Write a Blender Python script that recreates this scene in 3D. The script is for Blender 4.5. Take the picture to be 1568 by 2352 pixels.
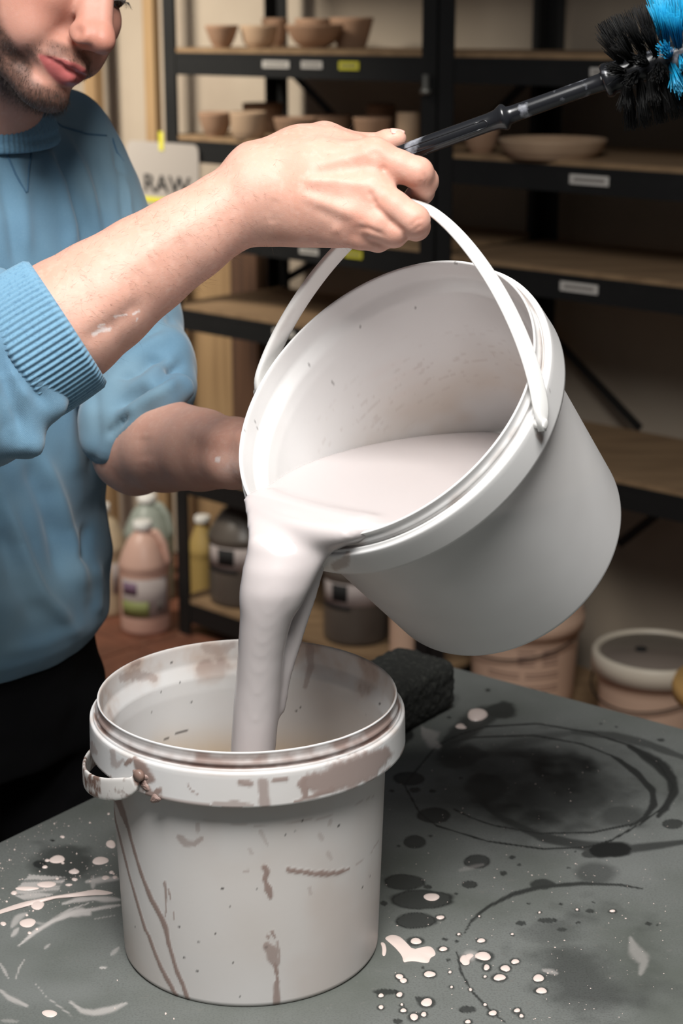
import bpy, bmesh, math, random
import numpy as np
from mathutils import Vector, Matrix

random.seed(7)
for _o in list(bpy.data.objects):
    bpy.data.objects.remove(_o)
SC = bpy.context.scene
COL = SC.collection

# ------------------------------------------------------------------ camera
F, CX, CY, PITCH, CAMZ = 3900.0, 784.0, 1176.0, math.radians(16.1), 1.56
cam_d = bpy.data.cameras.new('camera')
cam_d.sensor_fit = 'VERTICAL'
cam_d.sensor_height = 36.0
cam_d.sensor_width = 24.0
cam_d.lens = F / 2352 * 36
cam_d.dof.use_dof = True
cam_d.dof.focus_distance = 1.44
cam_d.dof.aperture_fstop = 7.0
cam_d.clip_start = 0.05
cam_o = bpy.data.objects.new('camera', cam_d)
cam_o.location = (0, 0, CAMZ)
cam_o.rotation_euler = (math.pi / 2 - PITCH, 0, 0)
COL.objects.link(cam_o)
SC.camera = cam_o

# ------------------------------------------------------------------ light
SC.view_settings.view_transform = 'Standard'
SC.view_settings.look = 'None'
SC.view_settings.exposure = 0.06
SC.view_settings.gamma = 1.0
SC.view_settings.use_curve_mapping = False
SC.cycles.use_denoising = True
SC.cycles.max_bounces = 10
SC.cycles.diffuse_bounces = 5
SC.cycles.transmission_bounces = 8

world = bpy.data.worlds.new('room_ambient')
world.use_nodes = True
world.node_tree.nodes['Background'].inputs[0].default_value = (0.92, 0.94, 1.0, 1)
world.node_tree.nodes['Background'].inputs[1].default_value = 0.09
SC.world = world


def area(name, loc, target, size, power, color=(1, 1, 1), shape='RECTANGLE', size_y=None, spread=math.pi):
    l = bpy.data.lights.new(name, 'AREA')
    l.shape = shape
    l.size = size
    l.size_y = size_y or size
    l.energy = power
    l.color = color
    l.spread = spread
    o = bpy.data.objects.new(name, l)
    o.location = loc
    o.rotation_euler = (Vector(target) - Vector(loc)).to_track_quat('-Z', 'Y').to_euler()
    COL.objects.link(o)
    return o


area('ceiling_lamp_over_table_offscreen', (-0.02, 0.40, 2.66), (0.03, 1.36, 1.02), 0.85, 26.5, (1.0, 0.985, 0.96), spread=math.radians(112))
area('ceiling_lamp_by_wall_offscreen', (-1.5, 3.4, 2.5), (-0.75, 4.9, 1.2), 0.5, 21, (1.0, 0.93, 0.82), spread=math.radians(85))

# ------------------------------------------------------------------ projection helpers
_c, _s = math.cos(PITCH), math.sin(PITCH)
RIGHT = np.array([1.0, 0, 0])
FWD = np.array([0, _c, -_s])
UP = np.array([0, _s, _c])
CAM = np.array([0, 0, CAMZ])


def proj(P):
    d = np.asarray(P, float) - CAM
    z = d @ FWD
    return np.stack([CX + F * (d @ RIGHT) / z, CY - F * (d @ UP) / z], -1)


def Pt(x, y, d):
    return CAM + d * (FWD + RIGHT * (x - CX) / F - UP * (y - CY) / F)


def on_plane(x, y, h):
    r = FWD + RIGHT * (x - CX) / F - UP * (y - CY) / F
    return CAM + r * (h - CAMZ) / r[2]


def on_vplane(x, y, p0, n):
    """pixel ray met with the plane through p0 with normal n"""
    r = FWD + RIGHT * (x - CX) / F - UP * (y - CY) / F
    n = np.asarray(n, float)
    return CAM + r * (np.dot(np.asarray(p0, float) - CAM, n) / np.dot(r, n))


# ------------------------------------------------------------------ noise
def _hash(ix, iy, iz, seed):
    h = (ix.astype(np.uint32) * np.uint32(73856093)) ^ (iy.astype(np.uint32) * np.uint32(19349663)) ^ \
        (iz.astype(np.uint32) * np.uint32(83492791)) ^ np.uint32((seed * 2654435761) & 0xffffffff)
    h ^= h >> np.uint32(13)
    h *= np.uint32(1274126177)
    h ^= h >> np.uint32(16)
    return h.astype(np.float64) / 4294967295.0


def vnoise(P, scale, seed=0):
    P = np.asarray(P, float) * scale + 1000.0
    i = np.floor(P).astype(np.int64)
    f = P - i
    f = f * f * (3 - 2 * f)
    out = 0
    for dx in (0, 1):
        for dy in (0, 1):
            for dz in (0, 1):
                w = (f[:, 0] if dx else 1 - f[:, 0]) * (f[:, 1] if dy else 1 - f[:, 1]) * (f[:, 2] if dz else 1 - f[:, 2])
                out = out + w * _hash(i[:, 0] + dx, i[:, 1] + dy, i[:, 2] + dz, seed)
    return out


def fbm(P, scale, seed=0, octaves=3):
    a, t, o = 1.0, 0.0, 0.0
    for k in range(octaves):
        o = o + a * vnoise(P, scale * 2 ** k, seed + k)
        t += a
        a *= 0.5
    return o / t


def sstep(a, b, x):
    t = np.clip((x - a) / (b - a), 0, 1)
    return t * t * (3 - 2 * t)


def poly_dist(px, poly):
    """distance of (N,2) points to a polyline, and the share of the way along it"""
    poly = np.asarray(poly, float)
    best = np.full(len(px), 1e9)
    along = np.zeros(len(px))
    seg = np.linalg.norm(poly[1:] - poly[:-1], axis=1)
    tot = max(seg.sum(), 1e-9)
    acc = 0
    for a, b, L in zip(poly[:-1], poly[1:], seg):
        ab = b - a
        t = np.clip(((px - a) @ ab) / max(ab @ ab, 1e-9), 0, 1)
        d = np.linalg.norm(px - (a + t[:, None] * ab), axis=1)
        m = d < best
        best[m] = d[m]
        along[m] = (acc + t[m] * L) / tot
        acc += L
    return best, along


# ------------------------------------------------------------------ meshes
def mesh_obj(name, verts, faces, mat, parent=None, smooth=True, attrs=None):
    me = bpy.data.meshes.new(name)
    verts = np.asarray(verts, float)
    if isinstance(faces, np.ndarray):
        n, k = faces.shape
        me.vertices.add(len(verts))
        me.vertices.foreach_set('co', verts.ravel())
        me.loops.add(n * k)
        me.loops.foreach_set('vertex_index', faces.astype(np.int32).ravel())
        me.polygons.add(n)
        me.polygons.foreach_set('loop_start', np.arange(0, n * k, k, dtype=np.int32))
        me.polygons.foreach_set('loop_total', np.full(n, k, dtype=np.int32))
        me.update(calc_edges=True)
        me.validate()
    else:
        me.from_pydata([tuple(v) for v in verts], [], [tuple(f) for f in faces])
        me.update()
    if attrs:
        for k, v in attrs.items():
            at = me.attributes.new(k, 'FLOAT', 'POINT')
            at.data.foreach_set('value', np.asarray(v, np.float32))
    me.polygons.foreach_set('use_smooth', np.full(len(me.polygons), bool(smooth)))
    if mat is not None:
        me.materials.append(mat)
    o = bpy.data.objects.new(name, me)
    COL.objects.link(o)
    if parent is not None:
        o.parent = parent
    return o


def tag(o, label=None, cat=None, group=None, kind=None):
    if label:
        o['label'] = label
    if cat:
        o['category'] = cat
    if group:
        o['group'] = group
    if kind:
        o['kind'] = kind
    return o


def thing(name, label, cat, loc=(0, 0, 0), rotz=0.0, group=None):
    o = bpy.data.objects.new(name, None)
    o.location = tuple(loc)
    o.rotation_euler = (0, 0, rotz)
    o.empty_display_size = 0.05
    COL.objects.link(o)
    return tag(o, label, cat, group)


def settle(root):
    """children built in world space: undo the root's own placement for them"""
    m = Matrix.Translation(root.location) @ root.rotation_euler.to_matrix().to_4x4()
    inv = m.inverted()
    for ch in root.children:
        ch.matrix_parent_inverse = inv


class MB:
    def __init__(s):
        s.v, s.f = [], []

    def add(s, v, f):
        b = len(s.v)
        s.v += [tuple(map(float, p)) for p in v]
        s.f += [tuple(int(i) + b for i in q) for q in f]
        return s

    def box(s, c, size, ax=None):
        c = np.asarray(c, float)
        h = np.asarray(size, float) / 2
        A = np.eye(3) if ax is None else np.asarray(ax, float)
        vs = [c + A[0] * x * h[0] + A[1] * y * h[1] + A[2] * z * h[2] for x in (-1, 1) for y in (-1, 1) for z in (-1, 1)]
        return s.add(vs, [(0, 1, 3, 2), (4, 6, 7, 5), (0, 4, 5, 1), (2, 3, 7, 6), (0, 2, 6, 4), (1, 5, 7, 3)])

    def tube(s, path, r, n=12, caps=True):
        path = np.asarray(path, float)
        r = np.broadcast_to(np.asarray(r, float), (len(path),))
        T = np.gradient(path, axis=0)
        T /= np.linalg.norm(T, axis=1)[:, None] + 1e-12
        ref = np.array([0, 0, 1.0]) if abs(T[0][2]) < 0.9 else np.array([1.0, 0, 0])
        N = np.cross(T[0], ref)
        N /= np.linalg.norm(N)
        vs = []
        for i, (p, t) in enumerate(zip(path, T)):
            N = N - t * (N @ t)
            N /= np.linalg.norm(N)
            B = np.cross(t, N)
            for k in range(n):
                a = 2 * math.pi * k / n
                vs.append(p + r[i] * (math.cos(a) * N + math.sin(a) * B))
        fs = []
        for i in range(len(path) - 1):
            for k in range(n):
                fs.append((i * n + k, i * n + (k + 1) % n, (i + 1) * n + (k + 1) % n, (i + 1) * n + k))
        if caps:
            fs.append(tuple(range(n - 1, -1, -1)))
            fs.append(tuple((len(path) - 1) * n + k for k in range(n)))
        return s.add(vs, fs)

    def lathe(s, prof, n=48, c=(0, 0, 0), ax=None, sx=1.0, sy=1.0):
        v, f = lathe(prof, n, c, ax, sx, sy)
        return s.add(v, f)

    def build(s, name, mat, parent=None, smooth=False, bevel=0.0, seg=2):
        o = mesh_obj(name, s.v, s.f, mat, parent, smooth)
        if bevel > 0:
            bm = bmesh.new()
            bm.from_mesh(o.data)
            bmesh.ops.remove_doubles(bm, verts=bm.verts, dist=1e-6)
            bmesh.ops.bevel(bm, geom=list(bm.edges), offset=bevel, segments=seg, profile=0.5, affect='EDGES', clamp_overlap=True)
            bm.to_mesh(o.data)
            bm.free()
        return o


def lathe(prof, n=48, c=(0, 0, 0), ax=None, sx=1.0, sy=1.0):
    c = np.asarray(c, float)
    A = np.eye(3) if ax is None else np.asarray(ax, float)
    vs, fs, rows = [], [], []
    for r, z in prof:
        if r < 1e-7:
            rows.append([len(vs)])
            vs.append(c + A[2] * z)
        else:
            row = []
            for k in range(n):
                a = 2 * math.pi * k / n
                row.append(len(vs))
                vs.append(c + A[0] * r * sx * math.cos(a) + A[1] * r * sy * math.sin(a) + A[2] * z)
            rows.append(row)
    for a, b in zip(rows[:-1], rows[1:]):
        for k in range(n):
            k2 = (k + 1) % n
            if len(a) == 1 and len(b) == 1:
                continue
            if len(a) == 1:
                fs.append((a[0], b[k2], b[k]))
            elif len(b) == 1:
                fs.append((a[k], a[k2], b[0]))
            else:
                fs.append((a[k], a[k2], b[k2], b[k]))
    return vs, fs


def dense(prof, step):
    out = [prof[0]]
    for a, b in zip(prof[:-1], prof[1:]):
        L = math.hypot(b[0] - a[0], b[1] - a[1])
        k = max(1, int(math.ceil(L / step)))
        for i in range(1, k + 1):
            out.append((a[0] + (b[0] - a[0]) * i / k, a[1] + (b[1] - a[1]) * i / k))
    return out


def copy_tree(o, parent=None):
    c = o.copy()
    COL.objects.link(c)
    c.parent = parent
    for ch in o.children:
        copy_tree(ch, c)
    return c


# ------------------------------------------------------------------ implicit surfaces
class Field:
    def __init__(s, lo, hi, res):
        s.lo = np.asarray(lo, float)
        s.res = res
        s.n = np.ceil((np.asarray(hi, float) - s.lo) / res).astype(int) + 1
        s.D = np.full(tuple(s.n), 0.2, np.float32)
        s.ax = [(s.lo[i] + np.arange(s.n[i]) * res).astype(np.float32) for i in range(3)]

    def _sub(s, lo, hi):
        a = np.clip(np.floor((np.asarray(lo) - s.lo) / s.res).astype(int), 0, s.n)
        b = np.clip(np.ceil((np.asarray(hi) - s.lo) / s.res).astype(int) + 1, 0, s.n)
        if np.any(b <= a):
            return None
        sl = tuple(slice(x, y) for x, y in zip(a, b))
        X = s.ax[0][sl[0]][:, None, None]
        Y = s.ax[1][sl[1]][None, :, None]
        Z = s.ax[2][sl[2]][None, None, :]
        return sl, X, Y, Z

    def put(s, prim, k=0.01, op='add', margin=None):
        f, lo, hi = prim
        m = (k if margin is None else margin) + 3 * s.res
        r = s._sub(np.asarray(lo) - m, np.asarray(hi) + m)
        if r is None:
            return s
        sl, X, Y, Z = r
        d = f(X, Y, Z)
        a = s.D[sl]
        if op == 'add':
            if k > 0:
                h = np.maximum(k - np.abs(a - d), 0) / k
                s.D[sl] = np.minimum(a, d) - h * h * k * 0.25
            else:
                s.D[sl] = np.minimum(a, d)
        else:
            d = -d
            if k > 0:
                h = np.maximum(k - np.abs(a - d), 0) / k
                s.D[sl] = np.maximum(a, d) + h * h * k * 0.25
            else:
                s.D[sl] = np.maximum(a, d)
        return s

    def like(s):
        o = Field.__new__(Field)
        o.lo, o.res, o.n, o.ax = s.lo, s.res, s.n, s.ax
        o.D = np.full(tuple(s.n), 0.2, np.float32)
        return o

    def merge(s, o, k):
        a, d = s.D, o.D
        h = np.maximum(k - np.abs(a - d), 0) / k
        s.D = np.minimum(a, d) - h * h * k * 0.25
        return s

    def mesh(s):
        D = s.D
        n = D.shape
        neg = D < 0
        cnt = np.zeros(tuple(x - 1 for x in n), np.int8)
        for dx in (0, 1):
            for dy in (0, 1):
                for dz in (0, 1):
                    cnt += neg[dx:n[0] - 1 + dx, dy:n[1] - 1 + dy, dz:n[2] - 1 + dz]
        act = (cnt > 0) & (cnt < 8)
        idx = np.argwhere(act)
        vid = np.full(act.shape, -1, np.int32)
        vid[act] = np.arange(len(idx))
        acc = np.zeros((len(idx), 3))
        num = np.zeros(len(idx))
        corners = [(dx, dy, dz) for dx in (0, 1) for dy in (0, 1) for dz in (0, 1)]
        vals = {c: D[idx[:, 0] + c[0], idx[:, 1] + c[1], idx[:, 2] + c[2]].astype(float) for c in corners}
        for c in corners:
            for a in range(3):
                if c[a] == 0:
                    e = list(c)
                    e[a] = 1
                    e = tuple(e)
                    v0, v1 = vals[c], vals[e]
                    m = (v0 < 0) != (v1 < 0)
                    t = v0[m] / (v0[m] - v1[m])
                    p = np.repeat(np.array(c, float)[None], m.sum(), 0)
                    p[:, a] += t
                    acc[m] += p
                    num[m] += 1
        V = s.lo + (idx + acc / num[:, None]) * s.res
        quads = []
        for a in range(3):
            b, c = (a + 1) % 3, (a + 2) % 3
            sa = [slice(None)] * 3
            sb = [slice(None)] * 3
            sa[a] = slice(0, n[a] - 1)
            sb[a] = slice(1, n[a])
            ch = neg[tuple(sa)] != neg[tuple(sb)]
            e = np.argwhere(ch)
            ok = (e[:, b] > 0) & (e[:, c] > 0) & (e[:, b] < n[b] - 1) & (e[:, c] < n[c] - 1)
            e = e[ok]
            inside = neg[e[:, 0], e[:, 1], e[:, 2]]
            q = []
            for ob, oc in ((0, 0), (1, 0), (1, 1), (0, 1)):
                w = e.copy()
                w[:, b] -= ob
                w[:, c] -= oc
                q.append(vid[w[:, 0], w[:, 1], w[:, 2]])
            q = np.stack(q, 1)
            q[~inside] = q[~inside][:, ::-1]
            quads.append(q)
        Q = np.concatenate(quads)
        Q = Q[(Q >= 0).all(1)]
        used = np.zeros(len(V), bool)
        used[Q.ravel()] = True
        new = np.cumsum(used) - 1
        return V[used], new[Q]


def cone(a, b, ra, rb):
    a = np.asarray(a, float)
    b = np.asarray(b, float)
    ab = b - a
    L2 = max(float(ab @ ab), 1e-12)

    def f(X, Y, Z):
        t = np.clip(((X - a[0]) * ab[0] + (Y - a[1]) * ab[1] + (Z - a[2]) * ab[2]) / L2, 0, 1)
        dx = X - a[0] - t * ab[0]
        dy = Y - a[1] - t * ab[1]
        dz = Z - a[2] - t * ab[2]
        return np.sqrt(dx * dx + dy * dy + dz * dz) - (ra + (rb - ra) * t)
    m = max(ra, rb)
    return f, np.minimum(a, b) - m, np.maximum(a, b) + m


def ell(c, r, R=None):
    c = np.asarray(c, float)
    r = np.asarray(r, float)
    R = np.eye(3) if R is None else np.asarray(R, float)   # columns = axes

    def f(X, Y, Z):
        X, Y, Z = X - c[0], Y - c[1], Z - c[2]
        q = [(X * R[0, i] + Y * R[1, i] + Z * R[2, i]) / r[i] for i in range(3)]
        k0 = np.sqrt(q[0] ** 2 + q[1] ** 2 + q[2] ** 2)
        k1 = np.sqrt((q[0] / r[0]) ** 2 + (q[1] / r[1]) ** 2 + (q[2] / r[2]) ** 2) + 1e-9
        return k0 * (k0 - 1) / k1
    m = r.max()
    return f, c - m, c + m


def loft(zs, cs, ws, ts, L, Fd):
    """upright body with elliptic sections: at height z centre c, half widths w along L and t along Fd"""
    zs = np.asarray(zs, float)
    cs = np.asarray(cs, float)
    ws = np.asarray(ws, float)
    ts = np.asarray(ts, float)

    def f(X, Y, Z):
        z = np.clip(Z.ravel(), zs[0], zs[-1])
        cx = np.interp(z, zs, cs[:, 0])[None, None, :]
        cy = np.interp(z, zs, cs[:, 1])[None, None, :]
        w = np.interp(z, zs, ws)[None, None, :]
        t = np.interp(z, zs, ts)[None, None, :]
        x, y = X - cx, Y - cy
        p = (x * L[0] + y * L[1]) / w
        q = (x * Fd[0] + y * Fd[1]) / t
        k0 = np.sqrt(p * p + q * q)
        k1 = np.sqrt((p / w) ** 2 + (q / t) ** 2) + 1e-6
        d = k0 * (k0 - 1) / k1
        over = np.maximum(np.maximum(zs[0] - Z, Z - zs[-1]), 0)
        return np.where(over > 0, np.sqrt(np.maximum(d, 0) ** 2 + over ** 2) + np.minimum(d, 0) * (over <= 0), d)
    m = max(ws.max(), ts.max())
    return f, np.array([cs[:, 0].min() - m, cs[:, 1].min() - m, zs[0]]), np.array([cs[:, 0].max() + m, cs[:, 1].max() + m, zs[-1]])


def vert_normals(V, Q):
    n = np.cross(V[Q[:, 2]] - V[Q[:, 0]], V[Q[:, 3]] - V[Q[:, 1]])
    N = np.zeros_like(V)
    for k in range(4):
        np.add.at(N, Q[:, k], n)
    return N / (np.linalg.norm(N, axis=1)[:, None] + 1e-12)


def smooth_mesh(V, Q, it=2, lam=0.5):
    E = np.concatenate([Q[:, [0, 1]], Q[:, [1, 2]], Q[:, [2, 3]], Q[:, [3, 0]]])
    deg = np.zeros(len(V))
    np.add.at(deg, E[:, 0], 1)
    np.add.at(deg, E[:, 1], 1)
    for _ in range(it):
        S = np.zeros_like(V)
        np.add.at(S, E[:, 0], V[E[:, 1]])
        np.add.at(S, E[:, 1], V[E[:, 0]])
        V = V + lam * (S / deg[:, None] - V)
    return V


def strokes(V, Q, items, face=True):
    """press or raise folds and creases: (polyline in pixels, width px, height m); acts on the side seen by the camera"""
    px = proj(V)
    N = vert_normals(V, Q)
    if face:
        fc = sstep(0.0, 0.35, ((CAM - V) * N).sum(1) / np.linalg.norm(CAM - V, axis=1))
    else:
        fc = 1.0
    off = np.zeros(len(V))
    for poly, w, h in items:
        P = np.asarray(poly, float)
        lo, hi = P.min(0) - 4 * w, P.max(0) + 4 * w
        m = np.where((px[:, 0] > lo[0]) & (px[:, 0] < hi[0]) & (px[:, 1] > lo[1]) & (px[:, 1] < hi[1]))[0]
        if len(m) == 0:
            continue
        d, t = poly_dist(px[m], P)
        taper = sstep(0, 0.2, t) * sstep(1, 0.8, t) if len(P) > 1 else 1.0
        off[m] += h * np.exp(-(d / w) ** 2) * (0.25 + 0.75 * taper)
    return V + N * (off * fc)[:, None]
# ------------------------------------------------------------------ materials
def srgb(r, g, b):
    return tuple(((c / 255) / 12.92 if c / 255 <= 0.04045 else ((c / 255 + 0.055) / 1.055) ** 2.4) for c in (r, g, b)) + (1.0,)


def pm(name, base, rough=0.5, layers=(), noise=None, bump=None, sss=0.0, sss_r=(0.01, 0.005, 0.003), metallic=0.0,
       spec=0.5, coat=0.0, translucent=0.0, sheen=0.0, wave=None, stretch=None, alpha=None, transmission=0.0, hair=None):
    """procedural material: base colour with noise, layers driven by mesh attributes, bump"""
    m = bpy.data.materials.new(name)
    m.use_nodes = True
    nt = m.node_tree
    N, L = nt.nodes, nt.links
    b = N['Principled BSDF']
    tc = N.new('ShaderNodeTexCoord')
    co = tc.outputs['Object']
    if stretch:
        mp = N.new('ShaderNodeMapping')
        mp.inputs['Scale'].default_value = stretch
        L.new(co, mp.inputs[0])
        co = mp.outputs[0]
    rgb = N.new('ShaderNodeRGB')
    rgb.outputs[0].default_value = base
    col = rgb.outputs[0]
    rv = N.new('ShaderNodeValue')
    rv.outputs[0].default_value = rough
    rou = rv.outputs[0]

    def mixc(fac, a, bcol):
        x = N.new('ShaderNodeMix')
        x.data_type = 'RGBA'
        if isinstance(fac, float):
            x.inputs[0].default_value = fac
        else:
            L.new(fac, x.inputs[0])
        L.new(a, x.inputs[6])
        if isinstance(bcol, tuple):
            x.inputs[7].default_value = bcol
        else:
            L.new(bcol, x.inputs[7])
        return x.outputs[2]

    def mixf(fac, a, v):
        x = N.new('ShaderNodeMix')
        L.new(fac, x.inputs[0])
        L.new(a, x.inputs[2])
        x.inputs[3].default_value = v
        return x.outputs[0]

    if noise:
        for (scale, detail, c2, lo, hi) in (noise if isinstance(noise, list) else [noise]):
            nz = N.new('ShaderNodeTexNoise')
            nz.inputs['Scale'].default_value = scale
            nz.inputs['Detail'].default_value = detail
            L.new(co, nz.inputs['Vector'])
            mr = N.new('ShaderNodeMapRange')
            mr.inputs[1].default_value = lo
            mr.inputs[2].default_value = hi
            L.new(nz.outputs[0], mr.inputs[0])
            col = mixc(mr.outputs[0], col, c2)
    for at, c2, r2 in layers:
        an = N.new('ShaderNodeAttribute')
        an.attribute_name = at
        col = mixc(an.outputs['Fac'], col, c2)
        if r2 is not None:
            rou = mixf(an.outputs['Fac'], rou, r2)
    L.new(col, b.inputs['Base Color'])
    L.new(rou, b.inputs['Roughness'])
    b.inputs['Metallic'].default_value = metallic
    b.inputs['Specular IOR Level'].default_value = spec
    if sss > 0:
        b.inputs['Subsurface Weight'].default_value = sss
        b.inputs['Subsurface Radius'].default_value = sss_r
        b.inputs['Subsurface Scale'].default_value = 1.0
    if coat > 0:
        b.inputs['Coat Weight'].default_value = coat
        b.inputs['Coat Roughness'].default_value = 0.12
    if sheen > 0:
        b.inputs['Sheen Weight'].default_value = sheen
        b.inputs['Sheen Roughness'].default_value = 0.5
    if transmission > 0:
        b.inputs['Transmission Weight'].default_value = transmission
        b.inputs['IOR'].default_value = 1.3
    nrm = None
    for bp in (bump if isinstance(bump, list) else [bump] if bump else []):
        kind, scale, strength, dist = bp[:4]
        if kind == 'noise':
            t = N.new('ShaderNodeTexNoise')
            t.inputs['Scale'].default_value = scale
            t.inputs['Detail'].default_value = 4
        elif kind == 'wave':
            t = N.new('ShaderNodeTexWave')
            t.wave_type = 'BANDS'
            t.bands_direction = bp[4]
            t.inputs['Scale'].default_value = scale
            t.inputs['Distortion'].default_value = 0.4
        else:
            t = N.new('ShaderNodeTexVoronoi')
            t.inputs['Scale'].default_value = scale
        L.new(co, t.inputs['Vector'])
        bn = N.new('ShaderNodeBump')
        bn.inputs['Strength'].default_value = strength
        bn.inputs['Distance'].default_value = dist
        L.new(t.outputs[0], bn.inputs['Height'])
        if nrm is not None:
            L.new(nrm, bn.inputs['Normal'])
        nrm = bn.outputs[0]
    if nrm is not None:
        L.new(nrm, b.inputs['Normal'])
    if translucent > 0:
        out = N['Material Output']
        tr = N.new('ShaderNodeBsdfTranslucent')
        L.new(col, tr.inputs['Color'])
        mx = N.new('ShaderNodeMixShader')
        mx.inputs[0].default_value = translucent
        L.new(b.outputs[0], mx.inputs[1])
        L.new(tr.outputs[0], mx.inputs[2])
        L.new(mx.outputs[0], out.inputs[0])
    return m


M = {}
M['wall'] = pm('wall_plaster', srgb(168, 155, 138), 0.9, noise=(3, 3, srgb(152, 138, 122), 0.4, 0.75), bump=('noise', 60, 0.15, 0.002))
M['floor'] = pm('floor_tile', srgb(128, 80, 60), 0.6, noise=[(6, 4, srgb(92, 58, 44), 0.4, 0.7), (40, 3, srgb(138, 96, 76), 0.55, 0.8)])
M['grout'] = pm('floor_grout', srgb(90, 72, 62), 0.9)
M['black_steel'] = pm('black_steel', srgb(14, 14, 13), 0.6, noise=(20, 3, srgb(22, 21, 20), 0.5, 0.8))
M['ply'] = pm('plywood', srgb(150, 122, 90), 0.85, noise=[(5, 4, srgb(128, 102, 74), 0.4, 0.7)], stretch=(1, 6, 6))
M['ply2'] = pm('pine_board', srgb(152, 124, 88), 0.8, noise=[(4, 4, srgb(132, 105, 73), 0.4, 0.7)], stretch=(8, 8, 0.6))
M['darkboard'] = pm('dark_board', srgb(88, 62, 44), 0.7, noise=[(4, 4, srgb(66, 46, 34), 0.4, 0.7)], stretch=(8, 8, 0.6))
M['clay'] = pm('bisque_clay', srgb(166, 132, 106), 0.85, noise=[(9, 3, srgb(150, 118, 93), 0.4, 0.7)])
M['clay_light'] = pm('pale_clay', srgb(184, 156, 128), 0.85, noise=[(9, 3, srgb(168, 140, 113), 0.4, 0.7)])
M['paper'] = pm('paper_label', srgb(205, 200, 192), 0.7)
M['yellow'] = pm('yellow_label', srgb(214, 206, 60), 0.7)
M['ink'] = pm('black_ink', srgb(30, 30, 30), 0.8)
M['ink_grey'] = pm('grey_ink', srgb(110, 102, 96), 0.8)
M['ink_brown'] = pm('brown_ink', srgb(150, 118, 104), 0.8)
M['white_cap'] = pm('white_cap', srgb(232, 230, 224), 0.5)
M['clear_jug'] = pm('cloudy_plastic', srgb(198, 206, 196), 0.35, translucent=0.5)
M['pink_jug'] = pm('pink_plastic', srgb(226, 186, 168), 0.4, noise=(6, 2, srgb(214, 168, 150), 0.4, 0.7), translucent=0.15)
M['cream_jug'] = pm('cream_plastic', srgb(216, 196, 164), 0.4, translucent=0.15)
M['dark_jug'] = pm('smoky_plastic', srgb(96, 88, 80), 0.35, noise=(5, 2, srgb(78, 70, 64), 0.4, 0.7))
M['yellow_jug'] = pm('yellow_plastic', srgb(190, 162, 98), 0.45, translucent=0.2)
M['lab_purple'] = pm('purple_print', srgb(122, 96, 118), 0.6)
M['lab_green'] = pm('green_print', srgb(136, 142, 84), 0.6)
M['lab_grey'] = pm('grey_print', srgb(176, 164, 160), 0.6)
M['pail'] = pm('beige_plastic', srgb(224, 188, 162), 0.5, translucent=0.1)
M['lid_clear'] = pm('grey_lid', srgb(132, 120, 110), 0.3)
M['pail_white'] = pm('off_white_plastic', srgb(226, 214, 194), 0.45)
M['wood_round'] = pm('turned_wood', srgb(200, 158, 96), 0.6, noise=(8, 4, srgb(176, 132, 76), 0.4, 0.7))
M['wood_dark'] = pm('dark_wood', srgb(96, 64, 40), 0.6)
# table
M['slate'] = pm('slate_board', srgb(112, 115, 112), 0.5, spec=0.45,
                layers=[('scuff', srgb(132, 134, 132), 0.5), ('wet', srgb(24, 25, 25), 0.34), ('smear', srgb(190, 184, 180), 0.5)],
                noise=[(500, 2, srgb(98, 99, 97), 0.45, 0.75), (6, 4, srgb(88, 92, 86), 0.4, 0.7), (140, 2, srgb(110, 110, 106), 0.66, 0.8)],
                bump=('noise', 420, 0.05, 0.0005))
M['slate_edge'] = pm('slate_edge', srgb(70, 72, 71), 0.6)
M['drop'] = pm('glaze_drop', srgb(226, 208, 200), 0.30, spec=0.5)
M['wet_drop'] = pm('water_spot', srgb(22, 23, 23), 0.22, spec=0.5)
# buckets and glaze
M['bucket_old'] = pm('stained_white_plastic', srgb(226, 226, 226), 0.34,
                     layers=[('tan', srgb(206, 176, 132), None), ('film', srgb(198, 180, 168), 0.5), ('dirt', srgb(150, 128, 120), 0.5), ('speck', srgb(52, 46, 44), 0.6)],
                     noise=[(4, 3, srgb(212, 208, 204), 0.45, 0.7)], translucent=0.18, bump=('noise', 160, 0.05, 0.0008))
M['bucket_new'] = pm('white_plastic', srgb(242, 241, 240), 0.30,
                     layers=[('tan', srgb(216, 196, 176), None), ('dirt', srgb(168, 146, 134), 0.5), ('speck', srgb(84, 78, 76), 0.6)],
                     noise=[(5, 3, srgb(224, 222, 220), 0.45, 0.7)], translucent=0.25)
M['strap'] = pm('white_strap_plastic', srgb(242, 241, 238), 0.35, noise=(30, 3, srgb(226, 222, 218), 0.55, 0.8))
M['strap_dirty'] = pm('stained_strap_plastic', srgb(222, 218, 214), 0.4, noise=(60, 3, srgb(128, 104, 94), 0.45, 0.58))
M['glaze'] = pm('liquid_glaze', srgb(194, 186, 185), 0.2, spec=0.45, sss=0.2, sss_r=(0.006, 0.005, 0.0045))
M['crust'] = pm('dried_glaze', srgb(150, 126, 118), 0.5, noise=(120, 3, srgb(118, 96, 90), 0.45, 0.7), bump=('noise', 250, 0.3, 0.0008))
M['sponge'] = pm('black_foam', srgb(42, 43, 40), 0.95, noise=[(200, 2, srgb(64, 65, 60), 0.5, 0.7)], bump=[('noise', 160, 0.9, 0.004)])
# brush
M['brush_black'] = pm('glossy_black_plastic', srgb(24, 25, 28), 0.25, noise=[(45, 5, srgb(150, 152, 160), 0.54, 0.70)])
M['bristle_black'] = pm('black_bristle', srgb(15, 15, 15), 0.6, spec=0.2)
M['bristle_blue'] = pm('blue_bristle', srgb(30, 160, 205), 0.45, translucent=0.2)
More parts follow.
